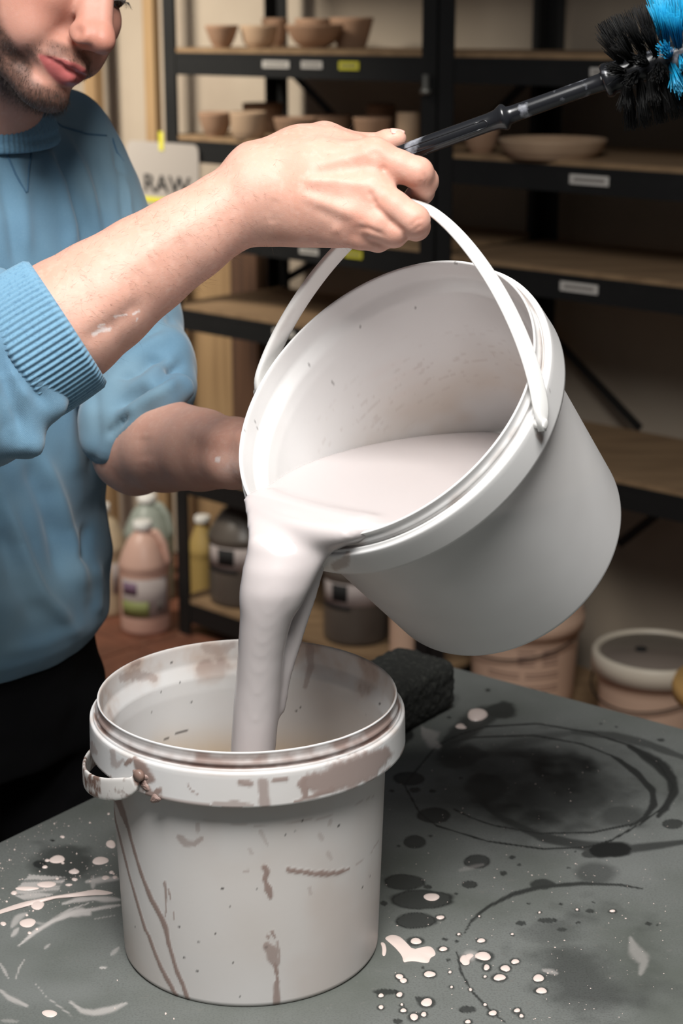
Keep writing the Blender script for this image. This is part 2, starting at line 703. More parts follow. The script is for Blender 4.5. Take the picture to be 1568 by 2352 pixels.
# person
M['skin'] = pm('skin', srgb(202, 158, 141), 0.52, spec=0.35,
               layers=[('blush', srgb(186, 114, 94), None), ('beard', srgb(66, 49, 40), 0.6), ('lip', srgb(172, 94, 92), 0.36),
                       ('mark', srgb(226, 216, 212), 0.7)],
               noise=[(22, 4, srgb(198, 148, 130), 0.42, 0.75), (160, 3, srgb(207, 165, 149), 0.5, 0.8)], sss=0.22, sss_r=(0.008, 0.003, 0.0015),
               bump=[('noise', 260, 0.2, 0.0007), ('voronoi', 900, 0.12, 0.0005)])
M['nail'] = pm('fingernail', srgb(226, 172, 160), 0.28)
M['iris'] = pm('brown_iris', srgb(52, 36, 26), 0.12)
M['hair'] = pm('dark_brown_hair', srgb(46, 34, 28), 0.45)
M['arm_hair'] = pm('fine_arm_hair', srgb(96, 70, 52), 0.5)
M['eye'] = pm('eyeball', srgb(214, 204, 196), 0.15)
M['knit'] = pm('blue_sweatshirt', srgb(98, 132, 154), 0.95, spec=0.15,
               layers=[('fade', srgb(132, 156, 166), None)],
               noise=[(14, 4, srgb(94, 128, 152), 0.4, 0.7), (1500, 2, srgb(112, 144, 165), 0.5, 0.8)], sheen=0.25,
               bump=[('wave', 330, 0.10, 0.0005, 'DIAGONAL'), ('noise', 1100, 0.25, 0.0005)])
M['rib'] = pm('blue_ribbing', srgb(108, 146, 170), 0.95, spec=0.15, noise=[(400, 2, srgb(92, 128, 154), 0.5, 0.75)], sheen=0.25,
              bump=[('noise', 900, 0.3, 0.0005)])
M['seam'] = pm('seam_thread', srgb(70, 104, 130), 0.95)
M['tee'] = pm('white_tee', srgb(226, 218, 200), 0.9)
M['denim'] = pm('black_denim', srgb(16, 16, 18), 0.9, spec=0.15)
M['shoe'] = pm('black_shoe', srgb(24, 24, 26), 0.6)
# ------------------------------------------------------------------ the room
U = np.array([0.731, -0.682, 0.0]); U /= np.linalg.norm(U)          # along the shelving
W = np.array([-U[1], U[0], 0.0])                                     # into the wall
ZA = np.array([0, 0, 1.0])
S0 = np.array([-0.431, 4.25, 0.0])
AX = np.array([U, W, ZA])


def SH(s, d, z):
    return S0 + U * s + W * d + ZA * z


fl = thing('floor', 'red-brown tiled studio floor', 'floor')
del fl['category']
fl['kind'] = 'structure'
g = MB().box((0, 3.2, -0.03), (9.0, 9.0, 0.04), AX)
g.build('floor_bed', M['grout'], fl)
tile_me = None
for i in range(-9, 13):
    for j in range(-6, 1):
        c = SH(i * 0.305 + 0.15, j * 0.305 + 0.31, -0.006)
        if tile_me is None:
            t = MB().box((0, 0, 0), (0.3, 0.3, 0.012), AX).build('tile', M['floor'], fl, bevel=0.002, seg=1)
            tile_me = t.data
        else:
            t = bpy.data.objects.new('tile', tile_me)
            COL.objects.link(t)
            t.parent = fl
        t.location = c
wall = MB().box(SH(0.5, 0.52, 1.45), (8.0, 0.1, 2.9), AX).build('wall_back', M['wall'])
tag(wall, 'cream plaster wall behind the black shelving', kind='structure')

# ------------------------------------------------------------------ shelving
def post(parent, s, d, ss, dd, top=2.1):
    m = MB()
    m.box(SH(s + ss * 0.021, d + dd * 0.0015, top / 2), (0.042, 0.003, top), AX)
    m.box(SH(s + ss * 0.0015, d + dd * 0.021, top / 2), (0.003, 0.042, top), AX)
    return m.build('post', M['black_steel'], parent)


def beam(parent, s0, s1, d0, d1, z):
    a, b = SH(s0, d0, z), SH(s1, d1, z)
    e = b - a
    L = np.linalg.norm(e)
    e /= L
    n = np.array([-e[1], e[0], 0])
    m = MB().box((a + b) / 2 - ZA * 0.036, (L, 0.016, 0.052), (e, n, ZA))
    m.box((a + b) / 2 - ZA * 0.016 + n * 0.006 * (1 if d1 == d0 else 0), (L, 0.03 if d1 == d0 else 0.016, 0.006), (e, n, ZA))
    return m.build('beam', M['black_steel'], parent)


def unit(label, s0, s1, levels, group=None):
    r = thing('shelving_unit', label, 'shelving', SH(s0, 0, 0))
    dp = 0.385
    for s, ss in ((s0, 1), (s1, -1)):
        for d, dd in ((0, 1), (dp, -1)):
            post(r, s, d, ss, dd)
    for z in levels:
        beam(r, s0 + 0.02, s1 - 0.02, 0.010, 0.010, z)
        beam(r, s0 + 0.02, s1 - 0.02, dp - 0.010, dp - 0.010, z)
        beam(r, s0 + 0.010, s0 + 0.0101, 0.03, dp - 0.03, z)
        beam(r, s1 - 0.010, s1 - 0.0101, 0.03, dp - 0.03, z)
        b = MB().box(SH((s0 + s1) / 2, dp / 2, z - 0.006), (s1 - s0 - 0.012, dp - 0.008, 0.013), AX)
        b.build('shelf_board', M['ply'], r)
    return r


LV_A = [0.10, 0.45, 0.88, 1.09, 1.295, 1.50, 1.86]
LV_B = [0.066, 0.67, 1.08, 1.295, 1.50, 1.86]
ua = unit('black steel shelving unit holding bowls above and dark jugs below', 0.0, 0.862, LV_A)
ub = unit('black steel shelving unit with mostly bare boards and one wide dish', 0.865, 2.2, LV_B)


def brace(parent, p, q, plane_d=0.392):
    a = on_vplane(*p, SH(0, plane_d, 0), W)
    b = on_vplane(*q, SH(0, plane_d, 0), W)
    e = b - a
    L = np.linalg.norm(e)
    e /= L
    n = np.cross(W, e)
    MB().box((a + b) / 2, (L, 0.004, 0.02), (e, W, n)).build('brace', M['black_steel'], parent)


brace(ua, (655, 150), (775, 275))
brace(ua, (640, 650), (770, 575))
brace(ub, (1210, 185), (1100, 300))
brace(ub, (1270, 775), (1470, 985))
brace(ub, (1420, 1250), (1530, 1165))

# the bolt fittings where the two units meet
for px, py in [(977, 205)]:
    c = on_vplane(px, py, SH(0, -0.012, 0), W)
    b = MB().lathe([(0, -0.03), (0.007, -0.03), (0.007, -0.002), (0.011, 0.0), (0.012, 0.004), (0.011, 0.010), (0, 0.011)], 20, c,
                   (U, W, -ZA)).build('shelf_bolt', pm('bolt_steel', srgb(150, 148, 140), 0.35, metallic=0.7), parent=ua, smooth=True)
    b['label'] = 'grey steel bolt'


def sticker(px0, px1, py, h, mat, name, label, group, lines=0):
    a = on_vplane(px0, py, SH(0, 0.0, 0), W)
    b = on_vplane(px1, py, SH(0, 0.0, 0), W)
    L = abs((b - a) @ U)
    c = (a + b) / 2
    c = c + W * (-0.0005 - (c - S0) @ W)
    root = MB().box(c, (L, 0.001, h), AX).build(name, mat)
    if lines:
        MB().box(c - W * 0.0007, (L * 0.8, 0.0004, h * 0.28), AX).build('print_line', M['ink_grey'], root)
    root.parent = ua if px0 < 1000 else ub
    root['label'] = label
    return root


G = 'labels on the shelf beams'
sticker(603, 664, 148, 0.016, M['paper'], 'shelf_label', 'long white paper label on the beam below the top bowls', G, 1)
sticker(692, 740, 149, 0.016, M['paper'], 'shelf_label', 'short white paper label beside the yellow one below the top bowls', G, 1)
sticker(778, 824, 151, 0.018, M['yellow'], 'shelf_label', 'yellow label on the beam below the top bowls', G, 1)
sticker(688, 731, 577, 0.015, M['paper'], 'shelf_label', 'white paper label on the beam under the pouring hand', G, 1)
sticker(792, 832, 584, 0.018, M['yellow'], 'shelf_label', 'yellow label on the beam under the pouring hand', G, 1)
sticker(627, 676, 765, 0.015, M['paper'], 'shelf_label', 'white paper label half hidden by the bucket handle', G, 1)
sticker(1355, 1408, 166, 0.016, M['paper'], 'shelf_label', 'white paper label on the beam beside the brush head', G, 1)
sticker(1308, 1398, 414, 0.019, M['paper'], 'shelf_label', 'wide white label on the beam below the wide dish', G, 1)
sticker(1286, 1373, 661, 0.019, M['paper'], 'shelf_label', 'wide white label on the beam behind the bucket rim', G, 1)

settle(ua); settle(ub)

# ------------------------------------------------------------------ pots on the shelves
def bowl_prof(R, h, foot, flare=0.6, t=0.006):
    out, inn = [], []
    n = 9
    for i in range(n + 1):
        k = i / n
        r = foot + (R - foot) * (k ** flare)
        out.append((r, 0.004 + (h - 0.004) * k))
        inn.append((max(r - t, 0.004), max(0.004 + (h - 0.004) * k, t + 0.003)))
    return [(0, 0.002), (foot - 0.004, 0.002), (foot - 0.002, 0), (foot, 0.001)] + out + [(R - t / 2, h + 0.002)] + inn[::-1] + [(0, t + 0.003)]


def pot(name, x0, x1, ytop, ybase, z, mat, label, cat, flare=0.6, foot=0.6, group=None, dmax=None):
    xc = (x0 + x1) / 2
    p = on_plane(xc, ybase, z)
    p = p + W * 0
    dep = (p - CAM) @ FWD
    R = (x1 - x0) / 2 * dep / F
    # the base pixel is the near side of the foot: move the centre back by its radius
    view = np.array([p[0], p[1], 0]); view /= np.linalg.norm(view)
    p = p + view * R * foot
    d = (p - S0) @ W
    lim = 0.385 - R - 0.046
    if d > lim:
        p = p + view * ((lim - d) / (view @ W))
        d = lim
    if d < R * 0.6:
        p = p + view * ((R * 0.6 - d) / (view @ W))
    dep = (p - CAM) @ FWD
    R = (x1 - x0) / 2 * dep / F
    h = max(0.02, (ybase - ytop) * dep / F / math.cos(PITCH) - 0.1 * R)
    o = MB().lathe(bowl_prof(R, h, R * foot, flare), 40).build(name, mat, smooth=True)
    o.location = tuple(p)
    tag(o, label, cat, group)
    return o


GB = 'unglazed pots on the upper shelves'
pot('clay_bowl', 471, 549, 60, 111, 1.50, M['clay'], 'small flared clay bowl at the end of the top shelf row', 'bowl', 0.7, 0.5, GB)
pot('clay_bowl', 552, 638, 60, 111, 1.50, M['clay_light'], 'pale steep-sided clay bowl between two others on top shelf', 'bowl', 0.35, 0.62, GB)
pot('clay_bowl', 601, 662, 43, 105, 1.50, M['clay'], 'tall tan clay bowl standing behind the pale steep-sided bowl', 'bowl', 0.5, 0.6, GB)
pot('clay_bowl', 655, 790, 56, 112, 1.50, M['clay'], 'wide rounded clay bowl in front on the top shelf', 'bowl', 0.5, 0.42, GB)
pot('clay_bowl', 676, 766, 42, 106, 1.50, M['clay'], 'clay bowl hidden behind the wide rounded bowl', 'bowl', 0.6, 0.5, GB)
pot('clay_bowl', 756, 858, 40, 108, 1.50, M['clay'], 'tall flared clay bowl nearest the joined posts', 'bowl', 0.9, 0.66, GB)
pot('clay_bowl', 456, 536, 260, 315, 1.295, M['clay'], 'small flared clay bowl at the end of the second shelf row', 'bowl', 0.6, 0.55, GB)
pot('clay_cup', 528, 614, 260, 321, 1.295, M['clay_light'], 'pale upright clay cup beside the small flared bowl', 'cup', 0.3, 0.78, GB)
pot('clay_cup', 557, 652, 240, 306, 1.295, M['clay'], 'clay pot behind the pale upright cup', 'pot', 0.4, 0.7, GB)
pot('clay_dish', 628, 730, 272, 326, 1.295, M['clay'], 'wide clay dish just above the knuckles of the hand', 'dish', 0.5, 0.6, GB)
pot('clay_bowl', 700, 808, 266, 318, 1.295, M['clay'], 'clay bowl in the middle of the second shelf', 'bowl', 0.5, 0.6, GB)
pot('clay_cup', 810, 900, 272, 330, 1.295, M['clay'], 'clay cup above the thumb on the second shelf', 'cup', 0.5, 0.62, GB)
pot('clay_pot', 840, 908, 244, 318, 1.295, M['clay'], 'tall clay pot behind the cup above the thumb', 'pot', 0.3, 0.8, GB)
pot('clay_cylinder', 910, 964, 263, 334, 1.295, M['clay_light'], 'pale straight clay cylinder beside the joined posts', 'pot', 0.2, 0.94, GB)
pot('clay_bowl', 1062, 1146, 300, 353, 1.295, M['clay'], 'clay bowl behind the brush handle', 'bowl', 0.5, 0.6, GB)
pot('clay_platter', 1143, 1392, 318, 368, 1.295, M['clay_light'], 'wide shallow clay platter alone on a plywood shelf', 'platter', 0.55, 0.80, GB)

# ------------------------------------------------------------------ boards against the wall
def board(name, x0, x1, ytop, d, th, mat, label, z0=0.0, ztop=None, cat='board', yref=50):
    a = on_vplane(x0, yref, SH(0, d, 0), W)
    b = on_vplane(x1, yref, SH(0, d, 0), W)
    zt = ztop if ztop else on_vplane((x0 + x1) / 2, ytop, SH(0, d, 0), W)[2]
    c = (a + b) / 2
    c[2] = (z0 + zt) / 2
    o = MB().box(c + W * th / 2, (abs((b - a) @ U), th, zt - z0), AX).build(name, mat, bevel=0.001, seg=1)
    tag(o, label, cat)
    return o


board('pine_stud', 327, 350, 0, 0.30, 0.025, M['ply2'], 'pale pine stud standing upright beside the black post', ztop=2.5)
board('pine_stud', 186, 212, 0, 0.36, 0.032, M['ply2'], 'pine stud standing behind the shoulder of the blue sweatshirt', ztop=2.5)
board('plywood_sheet', 400, 548, 590, 0.44, 0.018, M['ply2'], 'tan plywood sheet leaning behind the lower shelves', yref=760)
board('dark_board', 530, 590, 560, 0.415, 0.02, M['darkboard'], 'dark brown board standing beside the tan plywood sheet', yref=760)

# ------------------------------------------------------------------ RAW sign
sg = thing('raw_sign', 'white card sign lettered RAW hanging from the shelf post', 'sign')
c0 = on_vplane(374, 440, SH(0, -0.008, 0), W)
sw, sh = 0.265, 0.25
m_ = MB()
pts = []
for cx_, cz_, a0 in ((sw / 2 - 0.02, sh / 2 - 0.02, 0), (-sw / 2 + 0.02, sh / 2 - 0.02, 90), (-sw / 2 + 0.02, -sh / 2 + 0.02, 180), (sw / 2 - 0.02, -sh / 2 + 0.02, 270)):
    for k in range(6):
        a = math.radians(a0 + 18 * k)
        pts.append((cx_ + 0.02 * math.cos(a), cz_ + 0.02 * math.sin(a)))
SU = U
SW = np.array([-SU[1], SU[0], 0])
SZ = np.array([0, 0, 1.0])
c0 = c0 - ZA * 0.006
nv = len(pts)
vs = [c0 + SU * x + SZ * z for x, z in pts] + [c0 + SU * x + SZ * z + SW * 0.003 for x, z in pts]
m_.add(vs, [tuple(range(nv)), tuple(range(2 * nv - 1, nv - 1, -1))] + [(i, i + nv, (i + 1) % nv + nv, (i + 1) % nv) for i in range(nv)])
m_.build('card', pm('white_card', srgb(168, 160, 152), 0.6), sg)


def text_mesh(name, body, size, origin, ux, uz, un, mat, parent, depth=0.0006, shear=0):
    cu = bpy.data.curves.new(name, 'FONT')
    cu.body = body
    cu.size = size
    cu.extrude = depth
    cu.offset = size * 0.012
    ob = bpy.data.objects.new(name, cu)
    COL.objects.link(ob)
    dg = bpy.context.evaluated_depsgraph_get()
    me = bpy.data.meshes.new_from_object(ob.evaluated_get(dg))
    bpy.data.objects.remove(ob)
    v = np.array([list(x.co) for x in me.vertices])
    v = np.asarray(origin) + v[:, :1] * ux + v[:, 1:2] * uz + v[:, 2:3] * un
    for i, x in enumerate(me.vertices):
        x.co = v[i]
    me.materials.append(mat)
    o = bpy.data.objects.new(name, me)
    COL.objects.link(o)
    o.parent = parent
    return o


text_mesh('lettering', 'RAW', 0.060, c0 - SU * 0.072 - SW * 0.001 + SZ * 0.004, SU * 1.25, SZ, -SW, M['ink'], sg)
MB().box(c0 + SU * 0.005 - SW * 0.001 - SZ * 0.016, (0.150, 0.0008, 0.013), (SU, SW, SZ)).build('highlighter_line', M['yellow'], sg)
for k in range(9):
    MB().box(c0 + SU * (-0.068 + k * 0.0165) - SW * 0.001 - SZ * 0.046, (0.012, 0.0008, 0.013 + 0.003 * (k % 3)), (SU, SW, SZ)).build('small_print', M['ink_grey'], sg)
MB().box(c0 + SZ * (sh / 2 + 0.003) - SW * 0.001, (0.016, 0.0012, 0.045), (SU, SW, SZ)).build('tape', M['yellow'], sg)

# ------------------------------------------------------------------ jugs and pails
def jug(name, px, ybase, z, H, R, mats, label, group, handle=True, cat='jug', lab=None, at=None, neck=0.22):
    p = on_plane(px, ybase, z) if at is None else np.asarray(at, float)
    view = np.array([p[0], p[1], 0]); view /= np.linalg.norm(view)
    if at is None:
        p = p + view * R
    r = thing(name, label, cat, p, 0, group)
    sh_ = H * 0.60
    prof = [(0, 0.004), (R * 0.9, 0.004), (R * 0.97, 0), (R, 0.01), (R, sh_ * 0.98), (R * 1.03, sh_), (R * 0.98, sh_ + 0.012), (R * 0.86, H * 0.72), (R * 0.6, H * 0.84),
            (R * neck * 1.4, H * 0.91), (R * neck * 1.3, H * 0.93), (R * neck * 1.3, H * 0.95), (0, H * 0.95)]
    MB().lathe(dense(prof, 0.02), 36).build('body', mats[0], r, smooth=True)
    MB().lathe([(0, H * 0.93), (R * neck * 1.7, H * 0.93), (R * neck * 1.75, H * 0.94), (R * neck * 1.7, H * 0.995), (R * neck * 1.5, H), (0, H)], 24).build('cap', M['white_cap'], r, smooth=True)
    if handle:
        hv = -view * 0.3 + np.array([view[1], -view[0], 0]) * 0.95
        hv /= np.linalg.norm(hv)
        path = [hv * R * k + ZA * H * zz for k, zz in ((0.28, 0.905), (0.55, 0.90), (0.86, 0.80), (1.0, 0.66), (0.94, 0.58))]
        MB().tube(path, R * 0.14, 10).build('handle', mats[0], r, smooth=True)
    if lab:
        for (nm, a0, a1, z0, z1, mt, off) in lab:
            base = math.atan2(-view[1], -view[0])
            n = 14
            vs, fs = [], []
            for i in range(n + 1):
                a = base + math.radians(a0 + (a1 - a0) * i / n)
                for rr in (R + 0.0008 * off, R + 0.0008 * off + 0.0006):
                    for zz in (z0 * H, z1 * H):
                        vs.append((rr * math.cos(a), rr * math.sin(a), zz))
            for i in range(n):
                b = i * 4
                fs += [(b, b + 4, b + 5, b + 1), (b + 2, b + 3, b + 7, b + 6), (b + 1, b + 5, b + 7, b + 3), (b, b + 2, b + 6, b + 4)]
            fs += [(0, 1, 3, 2), (n * 4, n * 4 + 2, n * 4 + 3, n * 4 + 1)]
            q = mesh_obj(nm, vs, fs, mt, r, True)
            if nm == 'label_paper':
                paper = q
            elif nm == 'label_print':
                q.parent = paper
    return r


GJ = 'gallon jugs around the shelf foot'
jug('gallon_jug', 336, 1462, 0.0, 0.30, 0.066, [M['pink_jug']], 'pink gallon jug with a green and purple label on the floor', GJ,
    lab=[('label_paper', -62, 62, 0.17, 0.52, M['lab_grey'], 1), ('label_print', -55, -18, 0.38, 0.49, M['lab_purple'], 2),
         ('label_print', -60, 8, 0.18, 0.32, M['lab_green'], 2), ('label_print', 28, 40, 0.21, 0.32, M['ink_grey'], 2)])
jug('gallon_jug', 240, 1420, 0.0, 0.305, 0.070, [M['cream_jug']], 'cream gallon jug half hidden by the blue sweatshirt hem', GJ, handle=False,
    lab=[('label_paper', 20, 75, 0.22, 0.5, M['lab_grey'], 1)])
jug('gallon_jug', 345, 1388, 0.0, 0.30, 0.068, [M['clear_jug']], 'clear cloudy gallon jug standing behind the pink one', GJ)
dl = [('label_paper', -70, 75, 0.36, 0.56, M['lab_grey'], 1), ('label_print', -45, -15, 0.40, 0.55, M['ink'], 2), ('label_print', 15, 26, 0.50, 0.54, M['ink_grey'], 2),
      ('label_band', -75, -10, 0.33, 0.36, M['ink'], 2)]
jug('dark_jug', 520, 1424, 0.10, 0.29, 0.090, [M['dark_jug']], 'smoky grey jug with black and white label by the black post', GJ, lab=dl, at=SH(0.135, 0.11, 0.10))
jug('dark_jug', 810, 1510, 0.10, 0.285, 0.080, [M['dark_jug']], 'smoky grey jug with black and white label behind the pouring stream', GJ, lab=dl, handle=False, at=SH(0.545, 0.10, 0.10))
jug('yellow_bottle', 447, 1372, 0.0, 0.255, 0.042, [M['yellow_jug']], 'yellow plastic bottle on the floor behind the black post', GJ, handle=False, cat='bottle', at=SH(-0.125, 0.205, 0.0), neck=0.3)
jug('beige_bottle', 918, 1580, 0.10, 0.26, 0.040, [M['pail']], 'slim beige bottle beside the smoky jug with the label', GJ, handle=False, cat='bottle', at=SH(0.735, 0.07, 0.10))
# dark jar under the arm
jug('brown_bottle', 590, 1370, 0.10, 0.33, 0.045, [M['darkboard']], 'tall dark brown bottle behind the pouring stream edge', GJ, handle=False, cat='bottle', at=SH(0.07, 0.30, 0.10))


def pail(name, c, R, H, mat, label, lid=None, group=None, lines=()):
    r = thing(name, label, 'pail', c, 0, group)
    prof = [(0, 0.003), (R * 0.86, 0.003), (R * 0.88, 0), (R * 0.90, 0.004), (R * 0.97, H * 0.80), (R * 1.05, H * 0.80), (R * 1.06, H * 0.94), (R, H * 0.95), (R, H), (R * 0.975, H),
            (R * 0.95, H * 0.82), (R * 0.87, 0.006), (0, 0.006)]
    MB().lathe(dense(prof, 0.03), 56).build('body', mat, r, smooth=True)
    if lid:
        MB().lathe([(0, H * 1.0), (R * 0.97, H * 1.0), (R * 0.985, H * 1.035), (R * 1.0, H * 1.05), (R * 1.06, H * 1.05), (R * 1.09, H * 1.02), (R * 1.10, H * 0.84), (R * 1.065, H * 0.84),
                    (R * 1.065, H * 0.97), (0, H * 0.97)], 56).build('lid_rim', M['pail_white'], r, smooth=True)
        lp_ = MB().lathe([(0, H * 1.002), (R * 0.96, H * 1.004), (R * 0.96, H * 1.018), (0, H * 1.016)], 48).build('lid_panel', lid, r, smooth=True)
        v = np.array([-c[0], -c[1], 0.]); v /= np.linalg.norm(v)
        MB().lathe([(0, 0), (0.012, 0), (0.013, 0.004), (0.006, 0.006), (0, 0.006)], 20, tuple(v * -R * 0.1 + np.array([-0.03, 0.0, 0]) + ZA * H * 1.016)).build('lid_plug', M['ink'], lp_, smooth=True)
    base = math.atan2(-c[1], -c[0])
    for (a0, a1, z0, z1, mt) in lines:
        vs, fs = [], []
        n = 8
        for i in range(n + 1):
            a = base + math.radians(a0 + (a1 - a0) * i / n)
            for zz in (z0 * H, z1 * H):
                k = R * (0.90 + 0.07 * (zz / (H * 0.8))) + 0.0012
                vs.append((k * math.cos(a), k * math.sin(a), zz))
        fs = [(2 * i, 2 * i + 2, 2 * i + 3, 2 * i + 1) for i in range(n)]
        mesh_obj('print_line', vs, fs, mt, r)
    # wire bail
    t = np.linspace(0, math.pi, 24)
    side = np.array([U[0], U[1], 0])
    path = [side * R * 1.08 * math.cos(a) - W * R * 1.1 * math.sin(a) + ZA * (H * 0.86 - 0.04 * math.sin(a) - 0.02) for a in t]
    MB().tube(path, 0.0022, 8).build('bail_handle', M['black_steel'], r, smooth=True)
    return r


PL = []
for row, z in enumerate((0.68, 0.63, 0.585, 0.54)):
    PL += [(-6, 12, z - 0.016, z, M['ink_brown']), (20, 38, z - 0.018, z, M['ink_brown'])]
for row, z in enumerate((0.44, 0.40, 0.30, 0.26)):
    PL += [(-40, -4, z - 0.014, z, M['ink_brown']), (2, 40, z - 0.014, z, M['ink_brown'])]
pc = SH(1.18, 0.17, 0.10)
q_ = SH(1.03, 0.14, 0)
pail('printed_pail', (q_[0], q_[1], 0.0665), 0.128, 0.225, M['pail'], 'beige plastic pail printed with brown text behind the table', lines=PL)
q_ = SH(1.38, 0.135, 0)
pail('lidded_pail', (q_[0], q_[1], 0.0665), 0.122, 0.195, M['pail'], 'round lidded pail with a pale rim behind the table edge', lid=M['lid_clear'])
wr = thing('wooden_stool', 'small round wooden stool at the table corner beside the lidded pail', 'stool', (0.70, 2.45, 0))
kk = on_plane(1730, 1572, 0.45)
wr.location = (kk[0], kk[1], 0)
MB().lathe([(0, 0.42), (0.13, 0.42), (0.138, 0.425), (0.14, 0.44), (0.136, 0.452), (0, 0.454)], 48).build('seat', M['wood_round'], wr, smooth=True)
for k in range(3):
    a = 2 * math.pi * k / 3 + 0.5
    MB().tube([(0.08 * math.cos(a), 0.08 * math.sin(a), 0.42), (0.13 * math.cos(a), 0.13 * math.sin(a), 0.0)], [0.018, 0.013], 10).build('leg', M['wood_dark'], wr, smooth=True)
# ------------------------------------------------------------------ work table
TZ = 0.76
TC = on_plane(910, 1498, TZ)
E1 = np.array([0.791, -0.611, 0.0]); E1 /= np.linalg.norm(E1)
E2 = np.array([E1[1], -E1[0], 0.0])
TL1, TL2 = 1.5, 1.3


def lines(L, dense_to, step, coarse):
    a = list(np.arange(0, dense_to, step)) + list(np.arange(dense_to, L, coarse)) + [L]
    return np.array(a)


g1, g2 = lines(TL1, 0.98, 0.0019, 0.06), lines(TL2, 0.94, 0.0019, 0.06)
GX, GY = np.meshgrid(g1, g2, indexing='ij')
TV = TC + GX.reshape(-1, 1) * E1 + GY.reshape(-1, 1) * E2
n1, n2 = len(g1), len(g2)
ii, jj = np.meshgrid(np.arange(n1 - 1), np.arange(n2 - 1), indexing='ij')
a_ = (ii * n2 + jj).ravel()
TQ = np.stack([a_, a_ + 1, a_ + n2 + 1, a_ + n2], 1)
nrm_ = np.cross(TV[TQ[0, 1]] - TV[TQ[0, 0]], TV[TQ[0, 3]] - TV[TQ[0, 0]])
if nrm_[2] < 0:
    TQ = TQ[:, ::-1]
TPX = proj(TV)
seen = (TPX[:, 0] > -500) & (TPX[:, 0] < 2100) & (TPX[:, 1] > 1440) & (TPX[:, 1] < 2800) & (GX.ravel() < 1.0) & (GY.ravel() < 0.95)
wet = np.zeros(len(TV))
smear = np.zeros(len(TV))
scuff = np.zeros(len(TV))
sidx = np.where(seen)[0]
spx = TPX[sidx]
sP = TV[sidx]
nzA = fbm(sP, 55, 3, 4)
nzB = fbm(sP, 16, 9, 4)
nzC = fbm(sP, 260, 5, 2)


def R8(x, y):
    return 868 + x / 2.24, 1450 + y / 2.24


def L7(x, y):
    return x / 3.733, 1800 + y / 3.733


def paint(arr, poly, w0, w1, amt, conv=None, ragged=0.5, soft=0.35):
    P = np.array([conv(*p) for p in poly] if conv else poly, float)
    lo, hi = P.min(0) - 60, P.max(0) + 60
    m = np.where((spx[:, 0] > lo[0]) & (spx[:, 0] < hi[0]) & (spx[:, 1] > lo[1]) & (spx[:, 1] < hi[1]))[0]
    if len(m) == 0:
        return
    d, t = poly_dist(spx[m], P)
    w = (w0 + (w1 - w0) * np.sin(np.pi * np.clip(t, 0, 1))) * (1 + ragged * (nzA[m] - 0.5) * 2)
    v = amt * (1 - sstep(w * (1 - soft), w * (1 + soft), d))
    k = sidx[m]
    arr[k] = np.maximum(arr[k], v)


def blot(arr, cx, cy, rx, ry, amt, conv=None, ragged=0.25, soft=0.12, mottled=0.0, ring=0.0):
    if conv:
        s = 2.24 if conv is R8 else 3.733
        cx, cy = conv(cx, cy)
        rx, ry = rx / s, ry / s
    m = np.where((np.abs(spx[:, 0] - cx) < rx * 1.8 + 6) & (np.abs(spx[:, 1] - cy) < ry * 1.8 + 6))[0]
    if len(m) == 0:
        return
    q = np.hypot((spx[m, 0] - cx) / rx, (spx[m, 1] - cy) / ry) * (1 + ragged * (nzA[m] - 0.5) * 2 + 0.6 * ragged * (nzB[m] - 0.5) * 2)
    v = amt * (1 - sstep(1 - soft, 1 + soft, q))
    if mottled:
        v = v * (1 - mottled + mottled * sstep(0.35, 0.62, nzB[m]))
    if ring:
        v = np.maximum(v * (1 - ring), amt * np.exp(-((q - 0.93) / 0.10) ** 2))
    k = sidx[m]
    arr[k] = np.maximum(arr[k], v)


# rings left by wet buckets
paint(wet, [(210, 930), (135, 790), (300, 590), (420, 530), (560, 490), (820, 475), (1090, 520), (1300, 590), (1450, 690), (1520, 800), (1470, 900), (1350, 990), (1200, 1075), (1080, 1110), (850, 1120),
            (560, 1080), (300, 1000), (210, 930)], 1.8, 1.9, 0.9, R8, 0.5)
paint(wet, [(1290, 590), (1440, 680), (1510, 760), (1520, 830), (1480, 900), (1440, 950)], 5, 14, 0.85, R8, 0.4)
paint(wet, [(360, 575), (500, 545), (800, 535), (1050, 580), (1250, 660), (1400, 790), (1425, 880), (1340, 985), (1100, 1035), (830, 1040), (600, 1000), (480, 960), (390, 915)], 1.5, 2.2, 0.85, R8, 0.5)
paint(wet, [(1200, 640), (1320, 720), (1410, 820), (1420, 890), (1370, 960), (1300, 1000)], 3, 9, 0.85, R8, 0.4)
paint(wet, [(530, 880), (640, 965), (850, 1060), (1080, 1108), (1300, 1120), (1568, 1085)], 6, 11, 0.72, R8, 0.35)
paint(wet, [(1000, 520), (1200, 535), (1400, 585), (1600, 660)], 6, 9, 0.6, R8, 0.35)
paint(wet, [(560, 640), (700, 580), (860, 545), (1010, 520)], 6, 12, 0.45, R8, 0.4, 0.7)
blot(wet, 960, 800, 500, 235, 0.92, R8, 0.35, 0.45, 0.75)
blot(wet, 980, 830, 300, 130, 0.9, R8, 0.4, 0.5, 0.3)
blot(wet, 560, 800, 110, 90, 0.85, R8, 0.4, 0.3, 0.3)
blot(wet, 1250, 950, 140, 60, 0.8, R8, 0.4, 0.4, 0.3)
blot(wet, 420, 640, 135, 62, 0.7, R8, 0.4, 0.25, 0.2)
blot(wet, 620, 410, 80, 42, 0.75, R8, 0.4, 0.2)
paint(wet, [(330, 590), (420, 530), (540, 440), (620, 410)], 10, 26, 0.7, R8, 0.5)
blot(wet, 1190, 1122, 115, 42, 0.95, R8, 0.3, 0.15)
blot(wet, 1090, 1145, 42, 20, 0.7, R8)
blot(wet, 1115, 1245, 105, 55, 0.5, R8, 0.25, 0.25)
